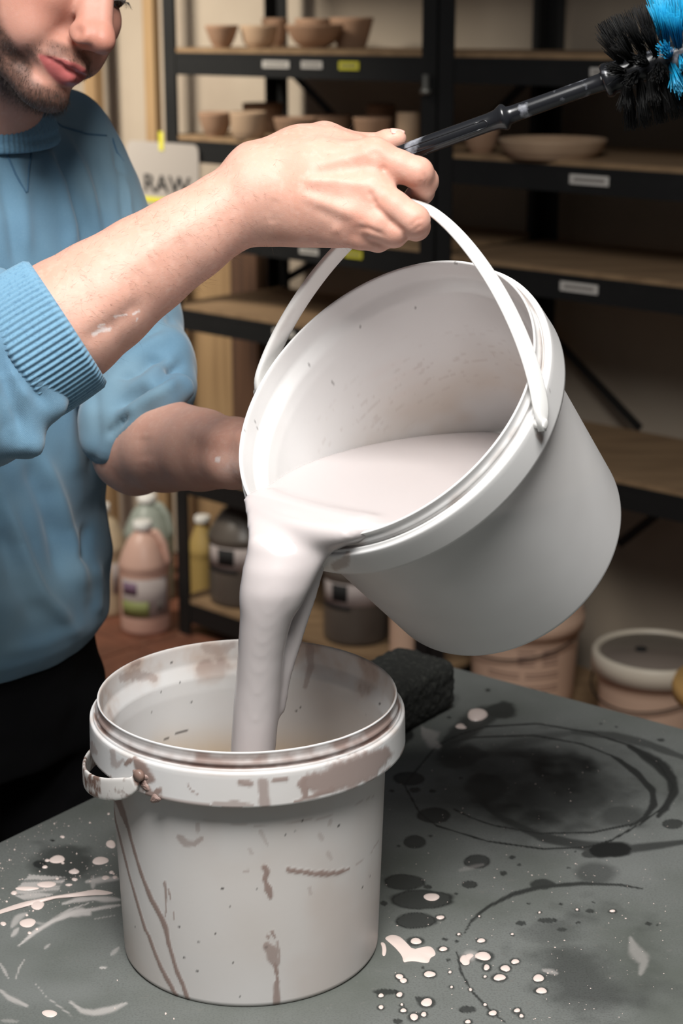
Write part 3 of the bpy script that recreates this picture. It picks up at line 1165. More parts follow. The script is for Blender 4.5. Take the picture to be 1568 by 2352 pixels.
for c in [(160, 757, 80, 36), (290, 945, 85, 40), (185, 1083, 55, 30), (505, 1185, 68, 35), (470, 1303, 38, 18), (135, 1290, 105, 40), (215, 1380, 158, 50), (195, 1487, 100, 40), (565, 303, 13, 7),
          (190, 817, 28, 13), (645, 1245, 19, 11), (690, 1163, 17, 9), (1515, 990, 50, 24), (1455, 560, 18, 8), (725, 1200, 10, 6), (270, 1053, 12, 6), (107, 1105, 12, 6), (425, 755, 14, 6), (280, 822, 20, 8),
          (70, 820, 14, 7), (980, 1217, 8, 4), (255, 1315, 22, 12), (400, 1350, 12, 5), (345, 1585, 16, 8), (362, 1692, 12, 8), (1090, 1438, 22, 10), (1030, 1498, 18, 7), (870, 1487, 50, 12), (735, 1502, 26, 12),
          (945, 1535, 28, 11), (1390, 1505, 18, 8), (1435, 1512, 9, 4), (775, 1402, 9, 6), (940, 1405, 9, 5), (1110, 1395, 8, 4), (1225, 492, 8, 5), (1145, 475, 9, 5), (365, 443, 12, 5), (1015, 1133, 9, 5),
          (405, 1597, 14, 7), (40, 1855, 70, 16), (210, 1890, 20, 12), (455, 1945, 42, 16), (100, 2008, 24, 14), (30, 1400, 20, 12), (230, 1730, 10, 7)]:
    blot(wet, *c, 0.88, R8, 0.22, 0.10, 0, 0.18)
# second bucket mark nearer the table's front
paint(wet, [(445, 1550), (480, 1490), (560, 1420), (700, 1350), (850, 1312), (1050, 1298), (1250, 1305), (1360, 1325)], 2.0, 5.0, 0.8, R8, 0.5)
blot(wet, 840, 1302, 62, 26, 0.75, R8, 0.4)
paint(wet, [(405, 1650), (425, 1750), (480, 1850), (560, 1935), (650, 2010)], 1.5, 2.5, 0.8, R8, 0.6)
blot(wet, 1110, 1700, 340, 250, 0.55, R8, 0.5, 0.4, 0.85)
blot(wet, 1150, 1830, 330, 130, 0.55, R8, 0.5, 0.4, 0.6)
blot(wet, 900, 1560, 160, 60, 0.5, R8, 0.5, 0.5, 0.5)
blot(wet, 150, 1985, 70, 40, 0.6, None, 0.4, 0.3)
blot(wet, 345, 690, 60, 34, 0.85, L7)
blot(wet, 450, 488, 20, 10, 0.9, L7)
paint(wet, [(900, 1700), (935, 1690)], 16, 20, 0.8, None, 0.6)
# scraped and smeared glaze
def poly_in(arr, poly, amt, conv, streak=0.0):
    P = np.array([conv(*p) for p in poly], float)
    lo, hi = P.min(0) - 8, P.max(0) + 8
    m = np.where((spx[:, 0] > lo[0]) & (spx[:, 0] < hi[0]) & (spx[:, 1] > lo[1]) & (spx[:, 1] < hi[1]))[0]
    x, y = spx[m, 0], spx[m, 1]
    ins = np.zeros(len(m), bool)
    j = len(P) - 1
    for i in range(len(P)):
        c = ((P[i, 1] > y) != (P[j, 1] > y)) & (x < (P[j, 0] - P[i, 0]) * (y - P[i, 1]) / (P[j, 1] - P[i, 1] + 1e-9) + P[i, 0])
        ins ^= c
        j = i
    v = amt * ins * (1 - streak + streak * sstep(0.35, 0.65, vnoise(np.stack([x * 0.02 - y * 0.01, y * 0.35 + x * 0.02, x * 0], 1), 1.0, 4)))
    k = sidx[m]
    arr[k] = np.maximum(arr[k], v)


poly_in(smear, [(250, 780), (570, 800), (540, 850), (490, 930), (360, 985), (220, 1000), (110, 950), (150, 890)], 0.75, L7, 0.8)
for P_, w0, w1, a in [([(160, 1390), (300, 1270), (450, 1180), (640, 1100), (820, 1075), (1030, 1040)], 2, 5, 0.9),
                      ([(540, 1030), (650, 1000), (800, 985), (1030, 995)], 2.5, 6, 0.85), ([(430, 1170), (600, 1080), (800, 1010)], 1, 2, 0.7),
                      ([(740, 840), (880, 820), (1005, 815)], 3, 6, 0.75), ([(800, 790), (795, 900)], 1.5, 5, 0.6), ([(620, 1115), (700, 1095), (760, 1110)], 6, 10, 0.8),
                      ([(600, 1870), (700, 1945), (800, 1965), (950, 1935), (1085, 1880)], 2, 7, 0.62), ([(0, 1770), (80, 1835), (230, 1905)], 3, 5, 0.6),
                      ([(290, 1700), (400, 1830), (600, 1980), (760, 2055)], 0.8, 1.4, 0.5), ([(130, 1690), (165, 1580), (215, 1500)], 0.8, 2.5, 0.55), ([(0, 1540), (70, 1665)], 2, 4, 0.55),
                      ([(100, 1230), (150, 1150), (230, 1110)], 2, 7, 0.6), ([(100, 1310), (155, 1240)], 2, 5, 0.7), ([(950, 1470), (1020, 1400)], 2, 5, 0.4), ([(860, 1578), (905, 1578)], 2, 2.4, 0.8),
                      ([(810, 1160), (980, 1130)], 0.8, 1.2, 0.5), ([(380, 1420), (425, 1375)], 1, 3, 0.5), ([(300, 1190), (430, 1215)], 2, 3, 0.35), ([(10, 2030), (150, 2040)], 2, 4, 0.3)]:
    paint(smear, P_, w0, w1, a, L7, 0.7, 0.5)
for P_, w0, w1, a in [([(230, 500), (280, 570), (310, 590)], 6, 20, 0.45), ([(1300, 1580), (1320, 1640), (1370, 1700), (1350, 1760)], 4, 12, 0.35), ([(850, 1745), (920, 1760)], 3, 6, 0.5),
                      ([(440, 1680), (500, 1665)], 6, 9, 0.5), ([(420, 1230), (540, 1200)], 3, 4, 0.2)]:
    paint(smear, P_, w0, w1, a, R8, 0.9, 0.6)
sk = np.zeros(len(sP))
sk = sstep(0.62, 0.80, fbm(sP, 7, 31, 3)) * 0.35 + sstep(0.80, 0.9, nzC) * 0.3
scuff[sidx] = sk
tb = thing('work_table', 'dark slate-topped work table splashed with glaze and water rings', 'table', (TC[0], TC[1], 0))
TTOP = mesh_obj('tabletop', TV, TQ, M['slate'], tb, True, {'wet': wet, 'smear': smear, 'scuff': scuff})
cc = TC + E1 * TL1 / 2 + E2 * TL2 / 2
MB().box(cc - ZA * 0.0131, (TL1, TL2, 0.026), (E1, E2, ZA)).build('tabletop_slab', M['slate_edge'], tb)
for a in (0.07, TL1 - 0.07):
    for b in (0.07, TL2 - 0.07):
        q = TC + E1 * a + E2 * b
        MB().box((q[0], q[1], 0.367), (0.05, 0.05, 0.734), (E1, E2, ZA)).build('leg', M['black_steel'], tb, bevel=0.003, seg=1)
for a in (0.07, TL1 - 0.07):
    q = TC + E1 * a + E2 * TL2 / 2
    MB().box((q[0], q[1], 0.70), (0.03, TL2 - 0.19, 0.06), (E1, E2, ZA)).build('apron', M['black_steel'], tb)
for b in (0.07, TL2 - 0.07):
    q = TC + E2 * b + E1 * TL1 / 2
    MB().box((q[0], q[1], 0.70), (TL1 - 0.19, 0.03, 0.06), (E1, E2, ZA)).build('apron', M['black_steel'], tb)


def drop(poly, h, mat, name):
    """a bead of glaze drawn by its outline in the photograph, lying on the tabletop"""
    if name == 'glaze_splash':
        P2 = [np.array(p, float) for p in poly]
        for _ in range(2):
            P2 = [q for i in range(len(P2)) for q in (P2[i] * 0.75 + P2[(i + 1) % len(P2)] * 0.25, P2[i] * 0.25 + P2[(i + 1) % len(P2)] * 0.75)]
        poly = P2
    B = np.array([on_plane(x, y, TZ) for x, y in poly])
    c = B.mean(0)
    n = len(B)
    v = [b + ZA * 0.00015 for b in B] + [c + (b - c) * 0.9 + ZA * h * 0.6 for b in B] + [c + (b - c) * 0.6 + ZA * h * 0.95 for b in B] + [c + ZA * h]
    f = []
    for k in range(2):
        f += [(k * n + (i + 1) % n, k * n + i, (k + 1) * n + i, (k + 1) * n + (i + 1) % n) for i in range(n)]
    f += [(2 * n + (i + 1) % n, 2 * n + i, 3 * n) for i in range(n)]
    return mesh_obj(name, v, f, mat, tb, True)


def egg(cx, cy, rx, ry, rag=0.08, n=18, rng=random.Random(3)):
    ph = rng.random() * 6
    ph2 = rng.random() * 6
    return [(cx + rx * math.cos(t) * (1 + rag * math.sin(2 * t + ph) + rag * 0.6 * math.sin(3 * t + ph2)), cy + ry * math.sin(t) * (1 + rag * math.sin(2 * t + ph) + rag * 0.6 * math.sin(3 * t + ph2)))
            for t in [2 * math.pi * i / n for i in range(n)]]


for cx, cy, rx, ry in [(275, 1368, 38, 21), (320, 1473, 20, 10), (530, 1592, 22, 10), (540, 1672, 40, 22), (265, 1765, 28, 16), (110, 1777, 20, 12), (130, 1798, 20, 11), (625, 1782, 33, 15), (250, 1910, 30, 20),
                       (110, 1870, 16, 12), (15, 1875, 15, 9), (15, 1935, 14, 9), (130, 1952, 15, 10), (185, 1985, 22, 16), (235, 1972, 15, 11), (462, 2010, 16, 8), (590, 1965, 20, 13), (715, 1952, 16, 10), (737, 1980, 12, 8),
                       (550, 1922, 9, 6), (475, 1845, 9, 7), (550, 1778, 9, 5), (415, 1560, 9, 5), (690, 1560, 8, 4), (370, 1755, 9, 6), (378, 1832, 8, 5), (122, 1922, 8, 5), (558, 1730, 16, 14), (445, 1690, 26, 22),
                       (1023, 1433, 8, 4), (830, 1448, 7, 4), (520, 1468, 6, 3), (825, 1785, 26, 20), (840, 1850, 30, 14), (655, 1735, 24, 16), (705, 1700, 20, 12), (1205, 1440, 14, 6), (195, 1595, 30, 15), (335, 1635, 22, 10)]:
    x, y = R8(cx, cy)
    blot(wet, x, y, rx / 2.24 * 1.35 + 1.5, ry / 2.24 * 1.35 + 1.5, 0.7)
    drop(egg(x, y, rx / 2.24, ry / 2.24), 0.0011, M['drop'], 'glaze_drop')
drop(egg(*R8(510, 432), 25, 12.5), 0.004, M['drop'], 'glaze_drop')
drop(egg(*R8(425, 490), 14, 5, 0.2), 0.0012, M['drop'], 'glaze_drop')
drop([R8(*p) for p in [(30, 1578), (70, 1560), (120, 1572), (130, 1608), (160, 1628), (205, 1640), (250, 1655), (248, 1625), (268, 1620), (290, 1640), (298, 1668), (268, 1680), (262, 1706), (240, 1708), (190, 1698), (150, 1700),
                              (130, 1706), (125, 1672), (90, 1630), (55, 1600)]], 0.0013, M['drop'], 'glaze_splash')
drop([R8(*p) for p in [(10, 1600), (35, 1602), (45, 1640), (35, 1675), (20, 1668), (22, 1630)]], 0.0006, M['drop'], 'glaze_splash')
drop([R8(*p) for p in [(425, 1700), (440, 1670), (475, 1655), (497, 1668), (470, 1690), (472, 1715), (440, 1722)]], 0.0010, M['drop'], 'glaze_splash')
for cx, cy, rx, ry in [(490, 650, 65, 35), (405, 660, 20, 12), (385, 716, 25, 12), (538, 683, 14, 8), (860, 662, 72, 33), (950, 520, 40, 36), (635, 755, 42, 22), (640, 823, 28, 12), (590, 870, 30, 10), (322, 1043, 60, 37), (237, 1195, 70, 38),
                       (28, 1203, 27, 16), (317, 1250, 14, 9), (253, 1282, 17, 11), (425, 1972, 67, 30), (955, 762, 20, 12), (975, 776, 10, 6), (535, 458, 20, 10), (930, 262, 10, 6), (770, 338, 8, 5), (465, 345, 7, 5), (125, 568, 8, 5), (57, 1013, 10, 6),
                       (120, 938, 28, 16), (490, 818, 14, 7), (905, 808, 34, 17), (985, 805, 20, 14), (400, 865, 78, 28), (230, 900, 95, 18), (657, 603, 7, 5), (340, 755, 6, 4), (80, 657, 7, 5), (22, 730, 7, 4), (1005, 1690, 5, 4), (985, 1930, 5, 4),
                       (1420, 1975, 9, 8), (1490, 2020, 7, 5), (230, 1130, 14, 8), (285, 1093, 8, 5)]:
    x, y = L7(cx, cy)
    drop(egg(x, y, rx / 3.733, ry / 3.733), 0.0011, M['drop'], 'glaze_drop')
drop([L7(*p) for p in [(-40, 1100), (60, 1060), (200, 1015), (330, 990), (450, 965), (600, 942), (720, 925), (800, 908), (890, 915), (990, 940), (900, 955), (800, 958), (690, 955), (600, 965), (460, 990), (330, 1012), (200, 1045), (70, 1090), (-40, 1135)]],
     0.0009, M['drop'], 'glaze_splash')
# fine spatter, too small to pick apart
sp_v, sp_f = [], []
rs = np.random.RandomState(5)
for k in range(420):
    if k < 190:
        x, y = rs.uniform(0, 270), rs.uniform(1880, 2100)
        if y < 1935 - x * 0.47:
            continue
    else:
        x, y = rs.uniform(880, 1560), rs.uniform(1650, 2345)
        if y < 1500 + (x - 910) * 0.275:
            continue
    r = rs.uniform(0.7, 1.7) if rs.rand() < 0.93 else 2.6
    b = len(sp_v)
    p = on_plane(x, y, TZ)
    k_ = r * 1.5 / F
    for i in range(6):
        t = i * math.pi / 3
        sp_v.append(p + np.array([k_ * math.cos(t), k_ * math.sin(t), 0.0002]))
    sp_v.append(p + ZA * 0.0005)
    sp_f += [(b + i, b + (i + 1) % 6, b + 6) for i in range(6)]
sp = mesh_obj('fine_spatter', sp_v, sp_f, M['drop'], tb)
sp['kind'] = 'stuff'
edge_ = sstep(0.94, 0.88, GY.ravel()) * sstep(0.98, 0.92, GX.ravel())
wet = wet * edge_
at_ = TTOP.data.attributes['wet']
at_.data.foreach_set('value', wet.astype(np.float32))
settle(tb)

# ------------------------------------------------------------------ foam sponge
spc = on_plane(930, 1640, TZ)
fd = Field(spc + (-0.14, -0.12, -0.004), spc + (0.14, 0.17, 0.08), 0.0022)
e1, e2 = E1, -E2
cb = on_plane(896, 1648, TZ) + ZA * 0.031


def rbox(c, h, A, r):
    c = np.asarray(c, float)

    def f(X, Y, Z):
        X, Y, Z = X - c[0], Y - c[1], Z - c[2]
        q = [np.abs(X * A[i][0] + Y * A[i][1] + Z * A[i][2]) - (h[i] - r) for i in range(3)]
        o = np.sqrt(sum(np.maximum(k, 0) ** 2 for k in q)) + np.minimum(np.maximum(np.maximum(q[0], q[1]), q[2]), 0)
        return o - r
    m = float(np.linalg.norm(h))
    return f, c - m, c + m


fd.put(rbox(cb, (0.046, 0.078, 0.0315), (E1, E2, ZA), 0.016), 0)
V_, Q_ = fd.mesh()
N_ = vert_normals(V_, Q_)
V_ = V_ + N_ * ((fbm(V_, 110, 4, 3) - 0.5) * 0.005 + (fbm(V_, 330, 8, 2) - 0.5) * 0.0035)[:, None]
V_[:, 2] = np.maximum(V_[:, 2], TZ + 0.0003)
sponge = mesh_obj('foam_sponge', V_, Q_, M['sponge'])
tag(sponge, 'black porous foam sponge on the table behind the bucket', 'sponge')
# ------------------------------------------------------------------ buckets
BC = np.array([-0.0816, 1.3759, TZ])
BH = 0.241
PROF = [(0, 0.003), (0.106, 0.003), (0.1105, 0.0005), (0.1130, 0.0005), (0.1146, 0.003), (0.1165, 0.060), (0.1188, 0.130), (0.1210, 0.196), (0.1222, 0.212), (0.1275, 0.222), (0.1345, 0.2225),
        (0.1352, 0.197), (0.1360, 0.1955), (0.1375, 0.1965), (0.1370, 0.222), (0.1366, 0.2250), (0.1355, 0.2258), (0.1342, 0.2252), (0.1338, 0.2275), (0.1328, 0.2282), (0.1318, 0.2272), (0.1312, 0.2258), (0.1300, 0.2258),
        (0.1299, 0.2288), (0.1312, 0.2300), (0.1314, 0.2318), (0.1302, 0.2330), (0.1294, 0.2345), (0.1296, 0.2392), (0.1300, 0.2402), (0.1296, 0.2410), (0.1284, 0.2410), (0.1278, 0.2400), (0.1272, 0.232),
        (0.1262, 0.222), (0.1206, 0.209), (0.1192, 0.196), (0.1150, 0.075), (0.1128, 0.006), (0.1110, 0.0045), (0, 0.0045)]


def bucket_mesh(seg, step):
    v, f = lathe(dense(PROF, step), seg)
    return np.array(v), f


def paint_px(V, vis, poly, w, amt, arr, ragged=0.4, seed=2, conv=None):
    P = np.array([conv(*p) for p in poly] if conv else poly, float)
    px = proj(V)
    lo, hi = P.min(0) - 60, P.max(0) + 60
    m = np.where(vis & (px[:, 0] > lo[0]) & (px[:, 0] < hi[0]) & (px[:, 1] > lo[1]) & (px[:, 1] < hi[1]))[0]
    if len(m) == 0:
        return
    d, t = poly_dist(px[m], P)
    w_ = np.interp(t, np.linspace(0, 1, len(w)), w) if hasattr(w, '__len__') else w
    w_ = w_ * (1 + ragged * 2 * (fbm(V[m], 180, seed, 3) - 0.5))
    arr[m] = np.maximum(arr[m], amt * (1 - sstep(w_ * 0.7, w_ * 1.3, d)))


def B7(x, y):
    return 180 + x / 1.96, 1420 + y / 1.96


bv, bf = bucket_mesh(560, 0.0021)
r_ = np.hypot(bv[:, 0], bv[:, 1])
ang = np.arctan2(bv[:, 1], bv[:, 0])
BV = bv + BC
z_ = bv[:, 2]
inner = r_ < np.interp(z_, [0, 0.196, 0.222, 0.241], [0.1137, 0.1201, 0.1268, 0.1290]) - 0.0001
inner &= z_ > 0.004
front = (bv[:, 1] < 0.06) & ~inner
nz1 = fbm(BV, 40, 11, 4)
nz2 = fbm(BV, 12, 21, 4)
nz3 = fbm(np.stack([ang * 0.13 * 60, z_ * 12, r_ * 0], 1), 1.0, 33, 4)
tan = np.zeros(len(BV)); film = np.zeros(len(BV)); dirt = np.zeros(len(BV)); speck = np.zeros(len(BV))
# inside: brown film under the rim, yellowed lower down
tan = np.where(inner, sstep(0.175, 0.115, z_ + (nz2 - 0.5) * 0.03) * (0.55 + 0.45 * nz3), 0)
rimd = sstep(0.205, 0.238, z_ + (nz1 - 0.5) * 0.06)
film = np.where(inner, rimd * (0.35 + 0.6 * sstep(0.35, 0.65, nz1)) + 0.15 * sstep(0.4, 0.7, nz2), 0)
dirt = np.where(inner, 0.65 * sstep(0.60, 0.70, nz1) * sstep(0.20, 0.225, z_), 0)
# outside: dirty groove under the lip, patches on the collar
groove = (~inner) & (z_ > 0.2245) & (z_ < 0.2400) & (r_ < 0.1337)
dirt = np.where(groove, 0.35 + 0.6 * sstep(0.35, 0.6, nz1), dirt)
ledge = (~inner) & (z_ > 0.2225) & (z_ < 0.2285) & (r_ >= 0.1317)
film = np.where(ledge, 0.5 * sstep(0.35, 0.7, nz1), film)
body = (~inner) & (z_ < 0.21) & (r_ < 0.125)
film = np.where(body, 0.18 + 0.30 * sstep(0.4, 0.7, nz2), film)
collar = (~inner) & (r_ > 0.133) & (z_ < 0.2265)
film = np.where(collar, np.maximum(film, 0.15 * sstep(0.45, 0.6, nz2)), film)
dirt = np.where(collar & (z_ < 0.199) & (nz1 > 0.5), 0.6, dirt)
vis_f = front
cv = collar & (bv[:, 1] < 0.09)
paint_px(BV, cv, [(1010, 745), (1100, 735), (1200, 705), (1300, 665), (1380, 610)], [12, 30, 34, 36, 16], 0.85, dirt, 0.5, 3, B7)
paint_px(BV, cv, [(1015, 730), (1020, 800)], [10, 7], 0.9, dirt, 0.4, 3, B7)
paint_px(BV, cv, [(1140, 770), (1060, 800), (970, 825)], [8, 5, 2], 0.9, dirt, 0.4, 3, B7)
paint_px(BV, cv, [(830, 740), (838, 835)], [11, 13], 0.7, dirt, 0.3, 3, B7)
paint_px(BV, cv, [(730, 738), (770, 745)], [8, 8], 0.8, dirt, 0.5, 3, B7)
paint_px(BV, cv, [(880, 730), (935, 725)], [5, 6], 0.8, dirt, 0.5, 3, B7)
paint_px(BV, cv, [(610, 838), (700, 830), (770, 840)], [5, 6, 4], 0.6, dirt, 0.6, 3, B7)
paint_px(BV, cv, [(490, 745), (510, 775), (545, 800)], [1.5, 2, 1], 0.7, dirt, 0.3, 3, B7)
paint_px(BV, cv, [(150, 600), (165, 660), (200, 640)], [6, 9, 4], 0.55, dirt, 0.7, 3, B7)
paint_px(BV, cv, [(60, 560), (70, 600)], [4, 8], 0.55, dirt, 0.7, 3, B7)
for P_, w in [([(255, 630), (295, 690), (318, 725)], [6, 14, 12]), ([(285, 715), (310, 770)], [14, 9]), ([(318, 795), (362, 830), (335, 858)], [12, 17, 8]), ([(215, 655), (235, 640)], [5, 6]), ([(345, 790), (360, 775)], [6, 8])]:
    paint_px(BV, cv, P_, w, 0.95, dirt, 0.6, 5, B7)
bvv = body & (bv[:, 1] < 0.05)
for P_, w, a in [([(150, 825), (165, 900), (200, 1040), (230, 1160), (262, 1270), (300, 1400), (318, 1430), (345, 1510), (380, 1590), (415, 1650), (440, 1700)], [3, 2.2, 2.4, 2.6, 2.6, 3, 3.2, 3.6, 4, 5, 5], 0.95),
                 ([(165, 780), (190, 850), (225, 950), (255, 1060), (290, 1170), (330, 1270), (375, 1350), (395, 1400), (405, 1460), (440, 1580), (470, 1650), (492, 1715)], [8, 7, 3.4, 3.2, 3.6, 4, 5.5, 6, 4.5, 4.5, 4.5, 5], 0.95),
                 ([(388, 1190), (395, 1240), (393, 1340)], [3, 2, 1.2], 0.8), ([(405, 1220), (415, 1260)], [2, 2], 0.8), ([(430, 1320), (432, 1360)], [1.5, 1.5], 0.7),
                 ([(455, 985), (480, 1012), (520, 1018), (553, 992)], [7, 8, 6, 5], 0.55), ([(535, 930), (537, 955)], [5, 6], 0.4),
                 ([(838, 1122), (850, 1140), (838, 1175), (855, 1215), (864, 1255)], [7, 6, 5, 9, 5], 0.92), ([(945, 1133), (1000, 1140), (1060, 1150), (1120, 1150), (1170, 1145), (1215, 1130)], [6, 5, 5.5, 7, 5, 3], 0.92),
                 ([(870, 1410), (885, 1440)], [4, 3], 0.8), ([(850, 1430), (855, 1435)], [4, 4], 0.8), ([(845, 1475), (870, 1500), (875, 1530), (885, 1565)], [8, 16, 12, 5], 0.75), ([(895, 1460), (905, 1520), (898, 1560)], [3, 3, 3], 0.7),
                 ([(885, 1560), (893, 1600)], [5, 4], 0.9), ([(893, 1610), (898, 1640)], [3, 4], 0.9), ([(890, 1645), (893, 1700), (890, 1745)], [6, 8, 8], 0.85),
                 ([(745, 1140), (765, 1137)], [3, 3], 0.4), ([(820, 960), (850, 1020)], [5, 3], 0.3), ([(1085, 975), (1095, 992)], [5, 5], 0.3), ([(1125, 1060), (1135, 1080)], [5, 4], 0.3), ([(1240, 1120), (1320, 1050), (1350, 1000)], [1.4, 1, 1], 0.4),
                 ([(1135, 910), (1130, 930)], [4, 4], 0.3), ([(500, 905), (800, 935), (1100, 900), (1330, 800)], [1.4, 2, 2, 1.2], 0.3), ([(770, 1040), (780, 1060)], [4, 4], 0.3), ([(1040, 1215), (1045, 1240)], [4, 4], 0.3)]:
    paint_px(BV, bvv, P_, w, a, dirt, 0.35, 7, B7)
for (x, y, r0) in [(1009, 914, 4.5), (1170, 933, 3.5), (648, 1215, 3.5), (977, 957, 2), (1038, 1048, 2), (540, 1461, 3.5), (475, 1530, 3.2), (453, 1390, 2.6), (680, 1300, 2), (787, 1163, 2), (800, 1218, 2), (934, 974, 1.8), (1053, 1418, 2.2), (535, 1587, 2.6), (695, 1552, 2),
                   (735, 1605, 2), (725, 1705, 2), (1310, 1160, 2.4), (1280, 1212, 2.4), (618, 1418, 3.2), (255, 1390, 2), (845, 1478, 3)]:
    paint_px(BV, bvv, [B7(x - 1, y), B7(x + 1, y)], r0 * 0.62, 0.9, speck, 0.1)
for (x, y, r0) in [(420, 200, 3), (458, 287, 2.4), (505, 262, 2.2), (508, 377, 2.4), (980, 415, 3), (1293, 437, 2.6), (1355, 385, 2.6), (330, 420, 1.6), (372, 330, 1.6), (596, 606, 2), (985, 148, 5), (1000, 400, 2)]:
    paint_px(BV, inner & (bv[:, 1] > -0.03), [B7(x - 1, y), B7(x + 1, y + 2)], r0 * 0.62, 0.85, speck, 0.1)
paint_px(BV, inner & (bv[:, 1] > -0.03), [B7(385, 548), B7(440, 520), B7(540, 487)], [0.8, 1.2, 0.6], 0.8, speck, 0.1)
paint_px(BV, inner & (bv[:, 1] > -0.03), [B7(1040, 130), B7(1045, 220), B7(1020, 310)], [9, 7, 5], 0.5, dirt, 0.4)
paint_px(BV, inner & (bv[:, 1] > -0.03), [B7(200, 270), B7(260, 250), B7(340, 270)], [10, 14, 8], 0.5, dirt, 0.8)
paint_px(BV, inner & (bv[:, 1] > -0.03), [B7(560, 130), B7(640, 150), B7(690, 120)], [8, 12, 8], 0.4, dirt, 0.8)
# dried runs stand a little proud of the plastic
out = np.stack([np.cos(ang), np.sin(ang), ang * 0], 1)
BV = BV + out * (np.where(body | collar, np.clip(dirt - 0.5, 0, 0.4) * 0.0006, 0))[:, None]
lower = thing('glaze_bucket', 'stained white plastic bucket with dried glaze drips standing on the table', 'bucket', BC, group='white plastic glaze buckets')
mesh_obj('body', BV, bf, M['bucket_old'], lower, True, {'tan': np.clip(tan, 0, 1), 'film': np.clip(film, 0, 1), 'dirt': np.clip(dirt, 0, 1), 'speck': speck})


def strap_mesh(path, nrm, w, t, n_taper=0):
    """flat rounded strap along a path; nrm = direction of its thin side at each point"""
    path = np.asarray(path, float)
    T = np.gradient(path, axis=0)
    T /= np.linalg.norm(T, axis=1)[:, None]
    sec = []
    for k in range(20):
        a = 2 * math.pi * k / 20
        c, s = math.cos(a), math.sin(a)
        sec.append((math.copysign(abs(c) ** 0.45, c) * 0.5, math.copysign(abs(s) ** 0.6, s) * 0.5))
    vs, n = [], len(sec)
    for i, (p, tt) in enumerate(zip(path, T)):
        N = nrm[i] - tt * (nrm[i] @ tt)
        N /= np.linalg.norm(N)
        B = np.cross(tt, N)
        e = 1.0
        k = min(i, len(path) - 1 - i)
        if k < 5:
            e = math.sqrt(max(1 - (1 - (k + 0.15) / 5.0) ** 2, 0.02))
        for x, y in sec:
            vs.append(p + B * x * w * e + N * y * t)
    fs = []
    for i in range(len(path) - 1):
        fs += [(i * n + k, i * n + (k + 1) % n, (i + 1) * n + (k + 1) % n, (i + 1) * n + k) for k in range(n)]
    fs += [tuple(range(n - 1, -1, -1)), tuple((len(path) - 1) * n + k for k in range(n))]
    return vs, fs


th = np.linspace(math.radians(-126), math.radians(-126 - 180), 70)
pth, nn = [], []
for i, a in enumerate(th):
    k = math.sin(math.pi * i / 69)
    r0 = 0.1405 + 0.004 * k
    pth.append(BC + np.array([r0 * math.cos(a), r0 * math.sin(a), 0.2135 - 0.050 * k ** 0.55]))
    nn.append(np.array([math.cos(a), math.sin(a), 0.0]))
v, f = strap_mesh(pth, nn, 0.019, 0.0035)
mesh_obj('handle', v, f, M['strap_dirty'], lower)
# pivot bosses
for a in (math.radians(-126), math.radians(54)):
    d = np.array([math.cos(a), math.sin(a), 0])
    t = np.array([-math.sin(a), math.cos(a), 0])
    MB().lathe([(0, 0), (0.005, 0), (0.005, 0.003), (0.004, 0.0045), (0, 0.0050)], 24, BC + d * 0.1385 + ZA * 0.2135, (t, ZA, d)).build('pivot', M['strap_dirty'], lower, smooth=True)
# crusts of dried glaze around the pivot
rs = np.random.RandomState(12)
for (x, y, rx, ry, h) in [(285, 700, 20, 12, 0.0022), (305, 745, 14, 14, 0.0020), (345, 825, 15, 12, 0.0020)]:
    X, Y = B7(x, y)
    P0 = None
    px = proj(BV)
    m = np.where(collar & (bv[:, 1] < 0.02))[0]
    k = m[np.argmin(((px[m] - (X, Y)) ** 2).sum(1))]
    p, o_ = BV[k], out[k]
    t = np.array([-o_[1], o_[0], 0])
    sx, sy = rx / 1.96 * 1.4 / F * 2.1, ry / 1.96 * 1.4 / F * 1.8
    vs, fs = [], []
    R_, C_ = 9, 20
    for i in range(R_):
        u = i / (R_ - 1)
        for j in range(C_):
            a = 2 * math.pi * j / C_
            rr = u * (1 + 0.22 * math.sin(2 * a + x) + 0.15 * math.sin(3 * a + y) + 0.1 * math.sin(5 * a))
            hh = h * (1 - u ** 3) * (0.8 + 0.4 * rs.rand()) * (1 if u < 0.99 else 0)
            q = p + t * sx * rr * math.cos(a) + ZA * sy * rr * math.sin(a)
            dd = q - BC
            n2_ = np.array([dd[0], dd[1], 0]); n2_ /= np.linalg.norm(n2_)
            q = np.array([BC[0], BC[1], q[2]]) + n2_ * (0.1371 + hh)
            vs.append(q)
    for i in range(R_ - 1):
        fs += [(i * C_ + (j + 1) % C_, i * C_ + j, (i + 1) * C_ + j, (i + 1) * C_ + (j + 1) % C_) for j in range(C_)]
    mesh_obj('dried_crust', vs, fs, M['crust'], lower)
settle(lower)

# ------------------------------------------------------------------ tilted bucket
TB_C = np.array([0.03292964, 1.34961527, 1.26980838])
TB_A = np.array([0.458301, 0.56344956, -0.68737528]); TB_A /= np.linalg.norm(TB_A)
TB_U = np.array([0.5353324, -0.79235149, -0.29257194])
TB_V = np.array([-0.70949236, -0.23388825, -0.66476829])
if np.dot(np.cross(TB_U, TB_V), -TB_A) < 0:
    TB_U = -TB_U
TH = 0.2393


def tb_scale(z):
    k = np.clip(z / BH, 0, 1)
    return 1.042 + (0.1253 / 0.13 - 1.042) * k, 1.042 + (0.1386 / 0.13 - 1.042) * k


def tb_world(v):
    sx, sy = tb_scale(v[:, 2])
    h = (BH - v[:, 2]) * TH / BH
    return TB_C + (v[:, 0] * sx)[:, None] * TB_U + (v[:, 1] * sy)[:, None] * TB_V + h[:, None] * TB_A


